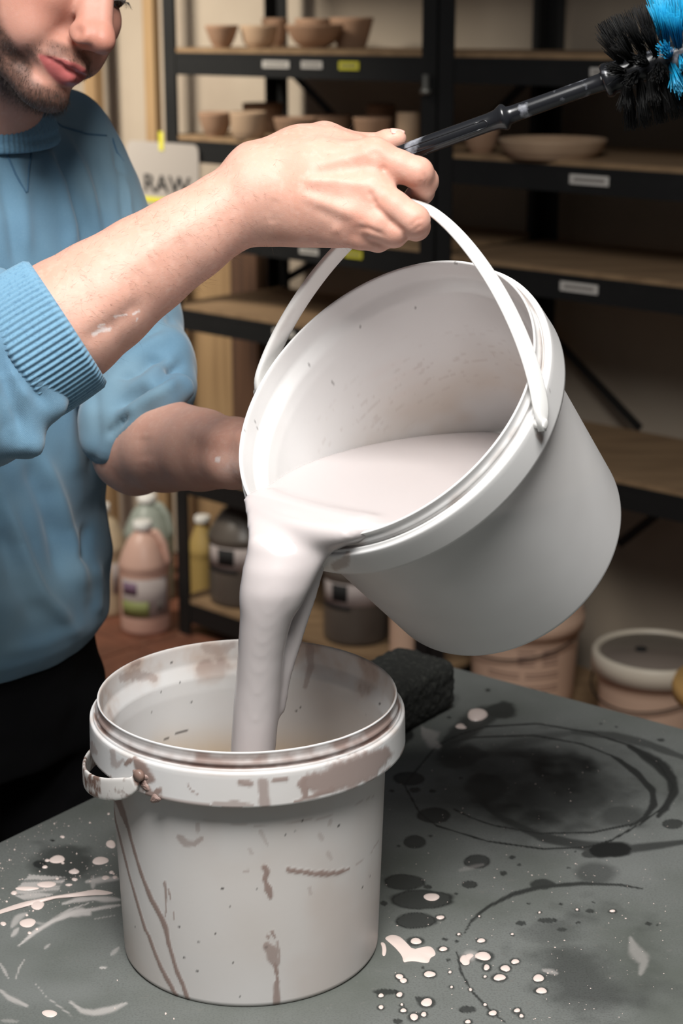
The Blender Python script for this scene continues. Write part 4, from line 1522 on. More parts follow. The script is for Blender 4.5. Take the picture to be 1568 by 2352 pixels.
tv, tf = bucket_mesh(448, 0.003)
rt = np.hypot(tv[:, 0], tv[:, 1])
zt = tv[:, 2]
inn = (rt < np.interp(zt, [0, 0.196, 0.222, 0.241], [0.1137, 0.1201, 0.1268, 0.1290]) - 0.0001) & (zt > 0.004)
TVW = tb_world(tv)
na, nb = fbm(TVW, 35, 51, 4), fbm(TVW, 11, 57, 4)
at = np.arctan2(tv[:, 1], tv[:, 0])
nl = fbm(np.stack([at * 12, zt * 520, rt * 0], 1), 1.0, 77, 3)
scr = np.where(inn, sstep(0.68, 0.76, nl) * sstep(0.05, 0.11, zt) * sstep(0.19, 0.12, zt), 0)
tan2 = np.where(inn, 0.55 * sstep(0.17, 0.06, zt + (nb - 0.5) * 0.06) * sstep(0.3, 0.65, nb), 0)
dirt2 = np.where(inn, scr * 0.18, np.where((zt > 0.2245) & (zt < 0.2332) & (rt < 0.1316), 0.55 * sstep(0.4, 0.65, na), 0))
spk = np.zeros(len(tv))
for (x, y, r0) in [(1046, 603, 3), (1020, 640, 2.4), (712, 815, 2), (711, 838, 2), (765, 878, 2.4), (587, 968, 2), (589, 982, 2), (562, 988, 1.6), (827, 750, 1.5), (855, 745, 1.4), (1012, 770, 1.6), (954, 706, 1.4)]:
    paint_px(TVW, inn, [(x - 1, y), (x + 1, y + 2)], r0 * 0.8, 0.6, spk, 0.1)
cp = (~inn) & (rt > 0.12)
paint_px(TVW, cp, [(1238, 1000), (1242, 1012)], [8, 5], 0.7, dirt2, 0.5)
paint_px(TVW, cp, [(1262, 895), (1258, 905)], 1.2, 0.8, spk, 0.1)
paint_px(TVW, cp, [(770, 1300), (790, 1290), (800, 1270)], [10, 12, 5], 0.6, dirt2, 0.5)
tilted = thing('glaze_bucket', 'clean white plastic bucket tipped over in the air, pouring glaze', 'bucket', TB_C, group='white plastic glaze buckets')
mesh_obj('body', TVW, tf, M['bucket_new'], tilted, True, {'tan': tan2, 'dirt': dirt2, 'speck': spk})
# strap handle pulled up by the hand
HO = np.array([0.0416, 1.3603, 1.2567])
HA = np.array([0.1506, 1.279, 1.2622]) - HO
HB = np.array([0.01485475, 0.03657185, 0.16333566])
tt = np.linspace(0.0, math.pi, 131)
c_, s_ = np.cos(tt), np.sin(tt)
ex = 2 / 1.45
hp = HO + (np.sign(c_) * np.abs(c_) ** ex)[:, None] * HA * 1.035 + (s_ ** ex)[:, None] * HB
# even the spacing and round the sharp top a little
seg = np.r_[0, np.cumsum(np.linalg.norm(np.diff(hp, axis=0), axis=1))]
sv = np.linspace(0, seg[-1], 120)
hp = np.stack([np.interp(sv, seg, hp[:, i]) for i in range(3)], 1)
for _ in range(6):
    hp[1:-1] = 0.5 * hp[1:-1] + 0.25 * (hp[:-2] + hp[2:])
hp[0] -= (hp[1] - hp[0]) * 1.5
hp[-1] -= (hp[-2] - hp[-1]) * 1.5
pn = np.cross(HA, HB); pn /= np.linalg.norm(pn)
Th = np.gradient(hp, axis=0); Th /= np.linalg.norm(Th, axis=1)[:, None]
nn = np.cross(Th, pn)
v, f = strap_mesh(hp, nn, 0.0205, 0.0058)
mesh_obj('handle', v, f, M['strap'], tilted)
for sgn in (1, -1):
    d = sgn * HA / np.linalg.norm(HA)
    u = np.cross(d, TB_A); u /= np.linalg.norm(u)
    w_ = np.cross(d, u)
    MB().lathe([(0, -0.008), (0.0040, -0.008), (0.0040, 0.0006), (0.0030, 0.0010), (0, 0.0010)], 24, HO + sgn * HA * 1.055, (u, w_, d)).build('pivot', M['strap'], tilted, smooth=True)
settle(tilted)

# ------------------------------------------------------------------ glaze: pool, stream and pool below
ZL = 1.187
gl = Field((-0.145, 1.215, TZ + 0.003), (0.27, 1.65, 1.202), 0.0024)


def pool(X, Y, Z):
    X, Y, Z = X - TB_C[0], Y - TB_C[1], Z - TB_C[2]
    h = X * TB_A[0] + Y * TB_A[1] + Z * TB_A[2]
    x = X * TB_U[0] + Y * TB_U[1] + Z * TB_U[2]
    y = X * TB_V[0] + Y * TB_V[1] + Z * TB_V[2]
    zz = BH - h * BH / TH
    k = np.clip(zz / BH, 0, 1)
    r0 = np.interp(zz, [0.0, 0.006, 0.075, 0.196, 0.209, 0.222, 0.241], [0.1126, 0.1128, 0.1150, 0.1192, 0.1206, 0.1262, 0.1278]).astype(np.float32) + 0.0007
    sx = 1.042 + (0.1253 / 0.13 - 1.042) * k
    sy = 1.042 + (0.1386 / 0.13 - 1.042) * k
    rr = np.sqrt((x / sx) ** 2 + (y / sy) ** 2)
    d = rr - r0
    d = np.maximum(d, (Z + TB_C[2]) - ZL)
    d = np.maximum(d, h - (TH - 0.0052))
    return np.maximum(d, -h + 0.0005)


gl.put((pool, gl.lo, gl.lo + gl.n * gl.res), 0)


def stream(rows, dep0, dep1, k, taper=1.0):
    rows = rows[::-1]
    zs, cs, ws, ts = [], [], [], []
    n = len(rows)
    for i, (y, x0, x1, d, td) in enumerate(rows):
        p = Pt((x0 + x1) / 2, y, d)
        zs.append(p[2]); cs.append(p); ws.append((x1 - x0) / 2 * d / F); ts.append(td)
    zs = np.array(zs)
    o = np.argsort(zs)
    gl.put(loft(zs[o], np.array(cs)[o], np.array(ws)[o], np.array(ts)[o], (1, 0, 0), (0, 1, 0)), k)


stream([(1262, 590, 720, 1.336, 0.014), (1300, 568, 712, 1.337, 0.020), (1350, 556, 699, 1.342, 0.024),
        (1400, 551, 679, 1.350, 0.024), (1450, 548, 663, 1.358, 0.023), (1500, 545, 653, 1.366, 0.022), (1560, 541, 647, 1.376, 0.022), (1620, 535, 642, 1.384, 0.021), (1735, 528, 632, 1.398, 0.020),
        (1850, 522, 626, 1.412, 0.020), (2000, 510, 640, 1.43, 0.024)], 0, 0, 0.010)
# the sheet running over the lip
rt_ = np.linspace(0, 2 * math.pi, 720, endpoint=False)
rim = TB_C + (0.1253 * np.cos(rt_))[:, None] * TB_U + (0.1386 * np.sin(rt_))[:, None] * TB_V
rpx = proj(rim)
low = np.where((ZL - rim[:, 2] > 0.002) & (rpx[:, 0] < 800))[0]
low = low[np.argsort(rpx[low, 0])][::3]
fan = gl.like()
for i, k in enumerate(low):
    p = rim[k]
    g_ = ZL - p[2]
    u = i / (len(low) - 1)
    r0 = 0.0022 + g_ * 0.42
    c = p - TB_A * r0 * 0.5
    c[2] = p[2] + g_ * 0.52
    inn_ = p + TB_A * 0.03
    inn_[2] = ZL - r0
    c[2] = min(c[2], ZL - r0 * 1.1)
    fan.put(cone(inn_, c, r0, r0), 0.0)
    q = Pt(594 + (742 - 594) * u, 1250, 1.334)
    e = Pt(588 + (665 - 588) * u, 1370, 1.343)
    fan.put(cone(c, q, r0, 0.0085), 0.0)
    fan.put(cone(q, e, 0.0085, 0.0085), 0.0)
gl.merge(fan, 0.014)
stream([(1275, 705, 756, 1.362, 0.008), (1320, 690, 742, 1.366, 0.008), (1370, 672, 728, 1.371, 0.008), (1430, 655, 708, 1.377, 0.008), (1500, 640, 686, 1.384, 0.008), (1560, 630, 668, 1.390, 0.008), (1640, 615, 655, 1.397, 0.008)], 0, 0, 0.004)


def pond(X, Y, Z):
    rr = np.sqrt((X - BC[0]) ** 2 + (Y - BC[1]) ** 2)
    return np.maximum(rr - np.interp(Z, [TZ, TZ + 0.075, TZ + 0.2], [0.1133, 0.1155, 0.119]).astype(np.float32), np.abs(Z - TZ - 0.027) - 0.022)


gl.put((pond, gl.lo, gl.lo + gl.n * gl.res), 0.012)
gV, gQ = gl.mesh()
gV = smooth_mesh(gV, gQ, 10, 0.5)
glz = mesh_obj('poured_glaze', gV, gQ, M['glaze'])
tag(glz, 'pale pinkish-grey liquid glaze pouring in a thick stream between two buckets', 'glaze')
# ------------------------------------------------------------------ bottle brush held in the hand
A0 = Pt(866, 373, 1.387)
A1 = Pt(1157, 271, 1.357)
A2 = Pt(1392, 187, 1.334)
bx_ = (A2 - A1) / np.linalg.norm(A2 - A1)
by_ = np.cross(bx_, np.array([0, 0, 1.0])); by_ /= np.linalg.norm(by_)
bz_ = np.cross(by_, bx_)
brush = thing('cleaning_brush', 'long black cleaning brush with blue-tipped bristles held in the hand', 'brush', A0)
AXB = (by_, bz_, bx_)
L1 = np.linalg.norm(A1 - A0)
L2 = np.linalg.norm(A2 - A0)
prof = [(0, 0), (0.006, 0.0005), (0.0072, 0.004), (0.0074, L1 - 0.012), (0.0080, L1 - 0.006), (0.0100, L1 - 0.002), (0.0108, L1), (0.0102, L1 + 0.002), (0.0074, L1 + 0.004), (0.0068, L1 + 0.008), (0.0066, L2 - 0.015), (0.0072, L2 - 0.004), (0.0085, L2), (0, L2)]
bh_ = MB().lathe(dense(prof, 0.01), 32, A0, AXB).build('handle', M['brush_black'], brush, smooth=True)
# the raised panel with a groove along the grip
side = (CAM - A1); side -= bx_ * (side @ bx_); side /= np.linalg.norm(side)
up_ = np.cross(bx_, side)
grip = []
for sg_ in (-1, 1):
    path = [A0 + bx_ * t + side * (0.0074 * math.cos(0.42)) + up_ * sg_ * 0.0074 * math.sin(0.42) for t in np.linspace(0.01, L1 - 0.016, 12)]
    MB().tube(path, 0.0006, 6).build('grip_ridge', M['brush_black'], bh_, smooth=True)
path = [A0 + bx_ * (L1 - 0.016 + 0.003 * math.sin(t)) + side * (0.0074 * math.cos(0.42 * math.cos(t))) + up_ * 0.0074 * math.sin(0.42 * math.cos(t)) for t in np.linspace(0, math.pi, 9)]
MB().tube(path, 0.0006, 6).build('grip_ridge', M['brush_black'], bh_, smooth=True)
head = [(0.0, L2 - 0.002), (0.0125, L2 - 0.002), (0.0136, L2), (0.0136, L2 + 0.003), (0.0124, L2 + 0.0045), (0.0122, L2 + 0.014), (0.0115, L2 + 0.017), (0.0110, L2 + 0.03), (0.0110, L2 + 0.085), (0.006, L2 + 0.094), (0, L2 + 0.095)]
MB().lathe(dense(head, 0.006), 32, A0, AXB).build('head_core', M['brush_black'], brush, smooth=True)


def tuft_mesh(mat, length, n, seed):
    rng = random.Random(seed)
    m = MB()
    for i in range(n):
        a, r = rng.random() * 6.283, math.sqrt(rng.random()) * 0.0024
        x0, y0 = r * math.cos(a), r * math.sin(a)
        k = 1.9 + rng.random() * 0.9
        L = length * (0.9 + 0.12 * rng.random())
        wx, wy = rng.uniform(-1, 1) * 0.0015, rng.uniform(-1, 1) * 0.0015
        if rng.random() < 0.05:
            wx *= 5; wy *= 5
        p0 = np.array([x0, y0, 0.0]); p1 = np.array([x0 * (1 + k) / 2 + wx * 0.4, y0 * (1 + k) / 2 + wy * 0.4, L * 0.55]); p2 = np.array([x0 * k + wx, y0 * k + wy, L])
        m.tube([p0, p1, p2], [0.00033, 0.00033, 0.00026], 3)
    me = mesh_obj('bristle_tuft', m.v, m.f, mat)
    d = me.data
    bpy.data.objects.remove(me)
    return d


TB = [tuft_mesh(M['bristle_black'], 0.036, 60, s) for s in (1, 2, 3)]
TBL = [tuft_mesh(M['bristle_blue'], 0.037, 66, s) for s in (4, 5, 6)]
rng = random.Random(9)
nr = 9
for i in range(nr):
    t = L2 + 0.016 + i * 0.0088
    lean = -0.42 + 0.12 * i if i < 8 else 0.5
    for j in range(8):
        a = 2 * math.pi * (j + 0.5 * (i % 2)) / 8 + 0.2
        n = by_ * math.cos(a) + bz_ * math.sin(a)
        blue = i >= 4 and n @ UP > -0.75
        base = A0 + bx_ * t + n * 0.0095
        d = n + bx_ * lean * 0.55 + np.array([rng.uniform(-.06, .06) for _ in range(3)])
        d /= np.linalg.norm(d)
        x = np.cross(d, bx_); x /= np.linalg.norm(x)
        y = np.cross(d, x)
        me = (TBL if blue else TB)[(i + j) % 3]
        o = bpy.data.objects.new('bristle_tuft', me)
        sc_ = 1.12 if blue else (0.98 + 0.02 * i)
        o.matrix_world = Matrix(((x[0] * sc_, y[0] * sc_, d[0] * sc_, base[0]), (x[1] * sc_, y[1] * sc_, d[1] * sc_, base[1]), (x[2] * sc_, y[2] * sc_, d[2] * sc_, base[2]), (0, 0, 0, 1)))
        COL.objects.link(o)
        o.parent = brush
settle(brush)
# ------------------------------------------------------------------ the person
LD = np.array([0.6, 0.8, 0.0])      # toward the person's left
FD = np.array([0.8, -0.6, 0.0])     # the way the chest faces
HR = np.array([[-0.55339121, 0.68873771, 0.46839997], [-0.758469, -0.64909295, 0.05833628], [0.34421352, -0.32298407, 0.88158853]])
HT = Pt(217, -46, 1.61)
HS = 1.07


def H(x, y, z):
    return HT + HR @ (HS * np.array([x, y, z]))


def hell(c, r, R=None):
    return ell(H(*c), np.array(r) * HS, HR if R is None else HR @ R)


def hcone(a, b, ra, rb):
    return cone(H(*a), H(*b), ra * HS, rb * HS)


def rotx(a):
    c, s = math.cos(a), math.sin(a)
    return np.array([[1, 0, 0], [0, c, -s], [0, s, c]])


NECK = Pt(-62, 340, 1.80)
# ---- head
hd = Field(HT + (-0.30, -0.16, -0.24), HT + (0.16, 0.20, 0.26), 0.0019)
hd.put(hell((0, -0.085, 0.045), (0.074, 0.095, 0.085)), 0)
hd.put(hell((0, -0.050, -0.035), (0.056, 0.058, 0.080)), 0.02)
hd.put(hell((0, -0.036, 0.055), (0.060, 0.044, 0.050)), 0.015)
for s in (-1, 1):
    hd.put(hcone((s * 0.054, -0.078, -0.050), (s * 0.046, -0.056, -0.088), 0.014, 0.014), 0.02)
    hd.put(hcone((s * 0.046, -0.056, -0.088), (s * 0.013, 0.000, -0.107), 0.015, 0.013), 0.015)
    hd.put(hell((s * 0.034, -0.010, -0.032), (0.022, 0.021, 0.024)), 0.015)
    hd.put(hell((s * 0.034, -0.008, -0.062), (0.016, 0.018, 0.020)), 0.012)
hd.put(hell((0, 0.004, -0.109), (0.024, 0.018, 0.015)), 0.012)
for s in (-1, 1):
    hd.put(hell((s * 0.040, -0.030, -0.060), (0.018, 0.030, 0.030)), 0.02)
hd.put(hell((0, 0.004, -0.076), (0.030, 0.021, 0.024)), 0.012)
hd.put(hcone((-0.040, 0.000, 0.022), (0, 0.008, 0.020), 0.010, 0.011), 0.012)
hd.put(hcone((0.040, 0.000, 0.022), (0, 0.008, 0.020), 0.010, 0.011), 0.012)
for s in (-1, 1):
    hd.put(hell((s * 0.034, 0.012, 0.000), (0.017, 0.012, 0.010)), 0.010, 'sub')
    hd.put(hell((s * 0.032, -0.008, 0.000), (0.0140, 0.0136, 0.0130)), 0.003)
# nose
hd.put(hcone((0, 0.011, 0.008), (0, 0.036, -0.034), 0.0078, 0.0090), 0.012)
hd.put(hell((0, 0.0415, -0.0425), (0.0122, 0.0122, 0.0112)), 0.009)
for s in (-1, 1):
    hd.put(hcone((s * 0.007, 0.006, -0.006), (s * 0.009, 0.026, -0.040), 0.0085, 0.0095), 0.010)
for s in (-1, 1):
    hd.put(hell((s * 0.0135, 0.0285, -0.0465), (0.0085, 0.0130, 0.0095)), 0.006)
hd.put(hcone((0, 0.042, -0.049), (0, 0.022, -0.0545), 0.0048, 0.0045), 0.005)
for s in (-1, 1):
    hd.put(hell((s * 0.0078, 0.031, -0.0545), (0.0040, 0.0075, 0.0042)), 0.003, 'sub')
# mouth
hd.put(hcone((-0.030, 0.010, -0.0780), (-0.008, 0.0240, -0.0735), 0.0024, 0.0048), 0.004)
hd.put(hcone((0.030, 0.010, -0.0780), (0.008, 0.0240, -0.0735), 0.0024, 0.0048), 0.004)
hd.put(hcone((-0.008, 0.0240, -0.0735), (0.008, 0.0240, -0.0735), 0.0048, 0.0048), 0.003)
hd.put(hcone((-0.026, 0.009, -0.0820), (0, 0.0215, -0.0862), 0.0030, 0.0072), 0.004)
hd.put(hcone((0.026, 0.009, -0.0820), (0, 0.0215, -0.0862), 0.0030, 0.0072), 0.004)
for s in (-1, 1):
    hd.put(hcone((s * 0.033, 0.0110, -0.0785), (s * 0.014, 0.0232, -0.0784), 0.0014, 0.0017), 0.002, 'sub')
    hd.put(hcone((s * 0.014, 0.0232, -0.0784), (0, 0.0272, -0.0794), 0.0017, 0.0017), 0.002, 'sub')
    hd.put(hcone((s * 0.021, 0.031, -0.046), (s * 0.034, 0.024, -0.068), 0.0030, 0.0016), 0.010, 'sub')
hd.put(hcone((-0.012, 0.0320, -0.0975), (0.012, 0.0320, -0.0975), 0.0055, 0.0055), 0.010, 'sub')
hd.put(hcone((0, 0.0375, -0.060), (0, 0.0355, -0.067), 0.0016, 0.0022), 0.004, 'sub')
# ears
for s in (-1, 1):
    hd.put(hell((s * 0.075, -0.088, -0.008), (0.010, 0.020, 0.032)), 0.006)
    hd.put(hell((s * 0.084, -0.084, -0.006), (0.006, 0.011, 0.018)), 0.004, 'sub')
hd.put(cone(H(0, -0.080, -0.060), NECK, 0.056, 0.060), 0.025)
hV, hQ = hd.mesh()
hV = smooth_mesh(hV, hQ, 2, 0.5)
hl = ((hV - HT) @ HR) / HS
lx, ly, lz = np.abs(hl[:, 0]), hl[:, 1], hl[:, 2]
k_ = np.clip(lx / 0.031, 0, 1)
lip = sstep(0.006, 0.012, ly) * sstep(-0.0700 - k_ ** 2 * 0.0085, -0.0722 - k_ ** 2 * 0.0085, lz) * sstep(-0.0955 + k_ ** 2 * 0.0135, -0.0925 + k_ ** 2 * 0.0135, lz) * sstep(0.0325, 0.0290, lx)
hn = fbm(hl, 60, 3, 3)
hn2 = fbm(hl, 420, 8, 2)
zl_ = np.interp(ly, [-0.11, -0.07, -0.035, -0.005, 0.010, 0.04], [0.01, -0.005, -0.045, -0.073, -0.088, -0.094])
beard = sstep(0.000, 0.018, zl_ - lz + (hn - 0.5) * 0.012) * sstep(-0.155, -0.128, lz + (ly + 0.02) * 0.25)
mous = sstep(0.008, 0.016, ly) * sstep(-0.0790, -0.0745, lz) * sstep(-0.056, -0.0615, lz + lx * 0.15) * sstep(0.036, 0.026, lx)
corner = np.exp(-(((lx - 0.034) / 0.009) ** 2 + ((lz + 0.084) / 0.016) ** 2)) * sstep(-0.01, 0.004, ly)
bare = np.exp(-(((lx - 0.021) / 0.010) ** 2 + ((lz + 0.096) / 0.008) ** 2)) * sstep(0.0, 0.01, ly)
chinp = sstep(-0.097, -0.104, lz) * sstep(0.0, 0.012, ly)
beard = np.clip(np.maximum(np.maximum(beard, chinp), np.maximum(mous * 0.75, corner * 0.8)) - 0.5 * bare, 0, 1)
beard = beard * (1 - lip) * (0.62 + 0.38 * hn2)
nose_ = np.exp(-((lx / 0.020) ** 2 + ((lz + 0.044) / 0.022) ** 2)) * sstep(0.015, 0.03, ly)
cheek = np.exp(-(((lx - 0.040) / 0.022) ** 2 + ((lz + 0.038) / 0.022) ** 2)) * sstep(-0.03, 0.0, ly)
blush_h = np.clip(0.32 + 0.30 * nose_ + 0.22 * cheek, 0, 1) * (0.8 + 0.4 * hn)

# ---- right forearm and hand (the one gripping the handle)
PX = []


def chain(fld, pts, k, first_k=None):
    for i in range(len(pts) - 1):
        a, b = pts[i], pts[i + 1]
        fld.put(cone(Pt(*a[:3]), Pt(*b[:3]), a[3], b[3]), k if (i or first_k is None) else first_k)


rh = Field(Pt(640, 900, 1.36) * 0 + np.array([-0.335, 1.235, 1.255]), np.array([0.095, 1.470, 1.535]), 0.00145)
chain(rh, [(-75, 895, 1.362, 0.040), (60, 800, 1.368, 0.0460), (150, 740, 1.373, 0.0505), (230, 684, 1.378, 0.0462), (330, 612, 1.383, 0.0405), (430, 545, 1.387, 0.0362), (520, 487, 1.391, 0.0330), (590, 448, 1.394, 0.0315)], 0.004)
# extensor muscle mass
rh.put(cone(Pt(170, 700, 1.368), Pt(380, 560, 1.380), 0.030, 0.020), 0.02)
# wrist and metacarpals
WR = [(585, 405, 1.386, 0.0225), (592, 435, 1.381, 0.0225), (600, 468, 1.384, 0.0220), (612, 498, 1.392, 0.0190)]
KN = [(858, 362, 1.366, 0.0150), (848, 437, 1.362, 0.0152), (806, 488, 1.364, 0.0146), (770, 526, 1.375, 0.0130)]
for w_, k__ in zip(WR, KN):
    mid = tuple((np.array(w_) * 0.5 + np.array(k__) * 0.5))
    m2 = (mid[0], mid[1] - 4, mid[2] - 0.004, 0.0170 if w_ is not WR[3] else 0.0150)
    chain(rh, [w_, m2, k__], 0.016)
# flesh between the bones and the palm
rh.put(ell(Pt(705, 425, 1.392), (0.050, 0.020, 0.032)), 0.02)
rh.put(cone(Pt(640, 470, 1.400), Pt(790, 470, 1.398), 0.026, 0.024), 0.02)
rh.put(cone(Pt(640, 505, 1.395), Pt(760, 525, 1.392), 0.016, 0.014), 0.012)
# thumb side of the hand: web, then the thumb along the brush
rh.put(cone(Pt(600, 392, 1.402), Pt(745, 322, 1.412), 0.0220, 0.0150), 0.022)
rh.put(cone(Pt(690, 350, 1.398), Pt(820, 352, 1.396), 0.0190, 0.0150), 0.018)
chain(rh, [(745, 322, 1.412, 0.0130), (845, 341, 1.408, 0.0115), (892, 327, 1.397, 0.0098), (912, 319, 1.393, 0.0078)], 0.006)
# fingers
FG = [
    [(858, 362, 1.366, 0.0150), (915, 382, 1.361, 0.0128), (959, 397, 1.360, 0.0124), (974, 416, 1.372, 0.0112), (968, 440, 1.386, 0.0102), (953, 455, 1.395, 0.0100)],
    [(848, 437, 1.362, 0.0150), (905, 476, 1.352, 0.0128), (950, 506, 1.350, 0.0126), (955, 520, 1.368, 0.0112), (930, 512, 1.402, 0.0102), (905, 490, 1.416, 0.0092)],
    [(806, 488, 1.364, 0.0144), (865, 515, 1.357, 0.0122), (903, 530, 1.358, 0.0118), (905, 538, 1.376, 0.0106), (880, 525, 1.416, 0.0098), (860, 505, 1.424, 0.0090)],
    [(770, 526, 1.375, 0.0128), (825, 542, 1.370, 0.0106), (868, 549, 1.371, 0.0102), (868, 552, 1.396, 0.0094), (845, 540, 1.424, 0.0088), (828, 522, 1.430, 0.0080)],
]
fields = []
for fi, pts in enumerate(FG):
    t_ = Field(rh.lo, rh.lo + (rh.n - 1) * rh.res, rh.res) if False else None
    chain(rh, pts[:2], 0.008)
    chain(rh, pts[1:], 0.0035)
aV, aQ = rh.mesh()
aV = smooth_mesh(aV, aQ, 2, 0.5)


def C2(x, y):
    return (500 + x / 2.613, 200 + y / 2.613)


def c2(*p):
    return [C2(*q) for q in p]


aV = strokes(aV, aQ, [
    (c2((880, 395), (960, 400), (1010, 480)), 10, -0.0008), (c2((985, 470), (1000, 510)), 7, -0.0016),
    (c2((560, 470), (760, 430), (900, 395), (960, 380)), 13, 0.0010), (c2((480, 560), (700, 560), (830, 580), (920, 590)), 13, 0.0013),
    (c2((480, 640), (640, 700), (760, 745), (840, 775)), 13, 0.0011), (c2((560, 520), (760, 500), (900, 490)), 15, -0.0010), (c2((520, 610), (700, 650), (840, 680)), 15, -0.0009),
    (c2((560, 720), (720, 800), (830, 830)), 13, -0.0008), (c2((905, 620), (925, 660), (945, 710)), 7, -0.0012), (c2((930, 700), (990, 760), (1060, 830), (1130, 880)), 7, -0.0013),
    (c2((830, 845), (900, 850), (1000, 890)), 7, -0.0013), (c2((680, 850), (740, 865)), 12, 0.0010), (c2((330, 830), (320, 740), (350, 660)), 12, -0.0008),
    (c2((1235, 510), (1255, 560), (1235, 600)), 4, -0.0005), (c2((1215, 560), (1220, 590)), 4, -0.0004), (c2((1150, 840), (1190, 800), (1235, 785)), 4, -0.0005), (c2((1170, 865), (1225, 830)), 4, -0.0005),
    (c2((600, 320), (690, 250), (760, 240)), 16, 0.0010),
    ([(170, 760), (250, 700), (330, 640)], 30, 0.0012), ([(190, 785), (260, 745), (330, 690)], 20, -0.0018), ([(220, 690), (330, 590), (450, 500)], 24, 0.0008)])
apx = proj(aV)
an = fbm(aV, 45, 5, 3)
blush_a = np.zeros(len(aV))
for (x, y, r, a) in [(880, 375, 40, 0.30), (870, 460, 42, 0.28), (830, 500, 36, 0.25), (960, 400, 30, 0.25), (960, 510, 30, 0.25), (900, 535, 26, 0.25)]:
    blush_a = np.maximum(blush_a, a * np.exp(-(((apx[:, 0] - x) / r) ** 2 + ((apx[:, 1] - y) / r) ** 2)))
blush_a = np.clip(blush_a * (0.6 + 0.8 * an), 0, 1)
mark_a = np.zeros(len(aV))
for P_, w in [([(216, 768), (232, 757), (252, 756)], 5), ([(225, 750), (240, 745)], 3), ([(262, 728), (290, 722)], 2.4), ([(305, 722), (318, 715)], 2.6), ([(313, 738), (316, 730)], 1.8)]:
    d, _t = poly_dist(apx, P_)
    mark_a = np.maximum(mark_a, 0.8 * sstep(w * 1.3, w * 0.5, d * (0.5 + fbm(aV, 500, 3, 2))))

# ---- left forearm and hand (behind the tipped bucket)
lh = Field((-0.29, 1.37, 1.075), (0.12, 1.80, 1.30), 0.0026)
EL = (312, 1030, 1.740, 0.044)
chain(lh, [(312, 880, 1.805, 0.040), EL], 0.006)
chain(lh, [EL, (380, 1028, 1.695, 0.0440), (460, 1035, 1.640, 0.0385), (540, 1041, 1.590, 0.0330), (600, 1044, 1.568, 0.0290), (630, 1045, 1.560, 0.027)], 0.006)
lh.put(cone(Pt(285, 1058, 1.745), Pt(310, 1085, 1.735), 0.022, 0.018), 0.02)
lh.put(cone(Pt(385, 985, 1.69), Pt(470, 1005, 1.64), 0.024, 0.018), 0.02)
palm = np.array([-0.058, 1.492, 1.170])
wr_ = Pt(630, 1045, 1.560)


def wallpt(h, a, off):
    """point just outside the tipped bucket's wall: depth h from the mouth, angle a round it"""
    z = BH * (1 - h / TH)
    v = np.array([[1.0, 0.0, z]])
    r0 = np.interp(z, [0, 0.196], [0.1146, 0.1212]) + off
    sx, sy = tb_scale(np.array([z]))
    return TB_C + r0 * sx[0] * math.cos(a) * TB_U + r0 * sy[0] * math.sin(a) * TB_V + h * TB_A


def wall_angle(px, py, h):
    best = min(np.linspace(0, 2 * math.pi, 720), key=lambda a: abs(proj(wallpt(h, a, 0))[0] - px) + abs(proj(wallpt(h, a, 0))[1] - py))
    return best


wa = [a for a in np.linspace(0, 2 * math.pi, 360)]
cand = min(wa, key=lambda a: np.linalg.norm(wallpt(0.10, a, 0.02) - wr_))
sgn_ = 1 if wallpt(0.13, cand + 0.3, 0.02)[0] > wallpt(0.13, cand - 0.3, 0.02)[0] else -1
pc_ = [wallpt(0.10 + 0.010 * i, cand + sgn_ * 0.22 * i, 0.026) for i in range(4)]
lh.put(cone(wr_, pc_[1], 0.026, 0.018), 0.02)
for j, (o, ln) in enumerate([(-0.030, 0.9), (-0.010, 1.0), (0.010, 0.95), (0.029, 0.8)]):
    q0 = wallpt(0.10 + 0.012 + o * 0.6, cand + sgn_ * 0.16, 0.024)
    q1 = wallpt(0.115 + o, cand + sgn_ * 0.52 * ln, 0.0122)
    q2 = wallpt(0.122 + o, cand + sgn_ * 0.80 * ln, 0.0090)
    q3 = wallpt(0.126 + o, cand + sgn_ * 1.02 * ln, 0.0070)
    lh.put(cone(wr_ * 0.5 + q0 * 0.5, q0, 0.017, 0.015), 0.015)
    lh.put(cone(q0, q1, 0.0135, 0.0105), 0.008)
    lh.put(cone(q1, q2, 0.0105, 0.0092), 0.004)
    lh.put(cone(q2, q3, 0.0092, 0.0080), 0.004)
t0 = wallpt(0.085, cand + sgn_ * 0.05, 0.024)
t1 = wallpt(0.060, cand + sgn_ * 0.22, 0.030)
t2 = wallpt(0.052, cand + sgn_ * 0.40, 0.030)
lh.put(cone(t0, t1, 0.0150, 0.0110), 0.012)
lh.put(cone(t1, t2, 0.0110, 0.0088), 0.004)
lV, lQ = lh.mesh()
lV = smooth_mesh(lV, lQ, 2, 0.5)
lV = strokes(lV, lQ, [([(430, 990), (500, 1000), (570, 1000)], 20, 0.002), ([(430, 1030), (500, 1040), (560, 1040)], 22, -0.0015), ([(330, 1000), (335, 1060)], 18, -0.0015)])
lpx = proj(lV)
lmark = np.clip(0.35 * np.exp(-(((lpx[:, 0] - 530) / 26) ** 2 + ((lpx[:, 1] - 1075) / 30) ** 2)) * fbm(lV, 200, 3, 3) * 1.6 + 0.7 * (np.hypot(lpx[:, 0] - 499, lpx[:, 1] - 1056) < 6), 0, 1)

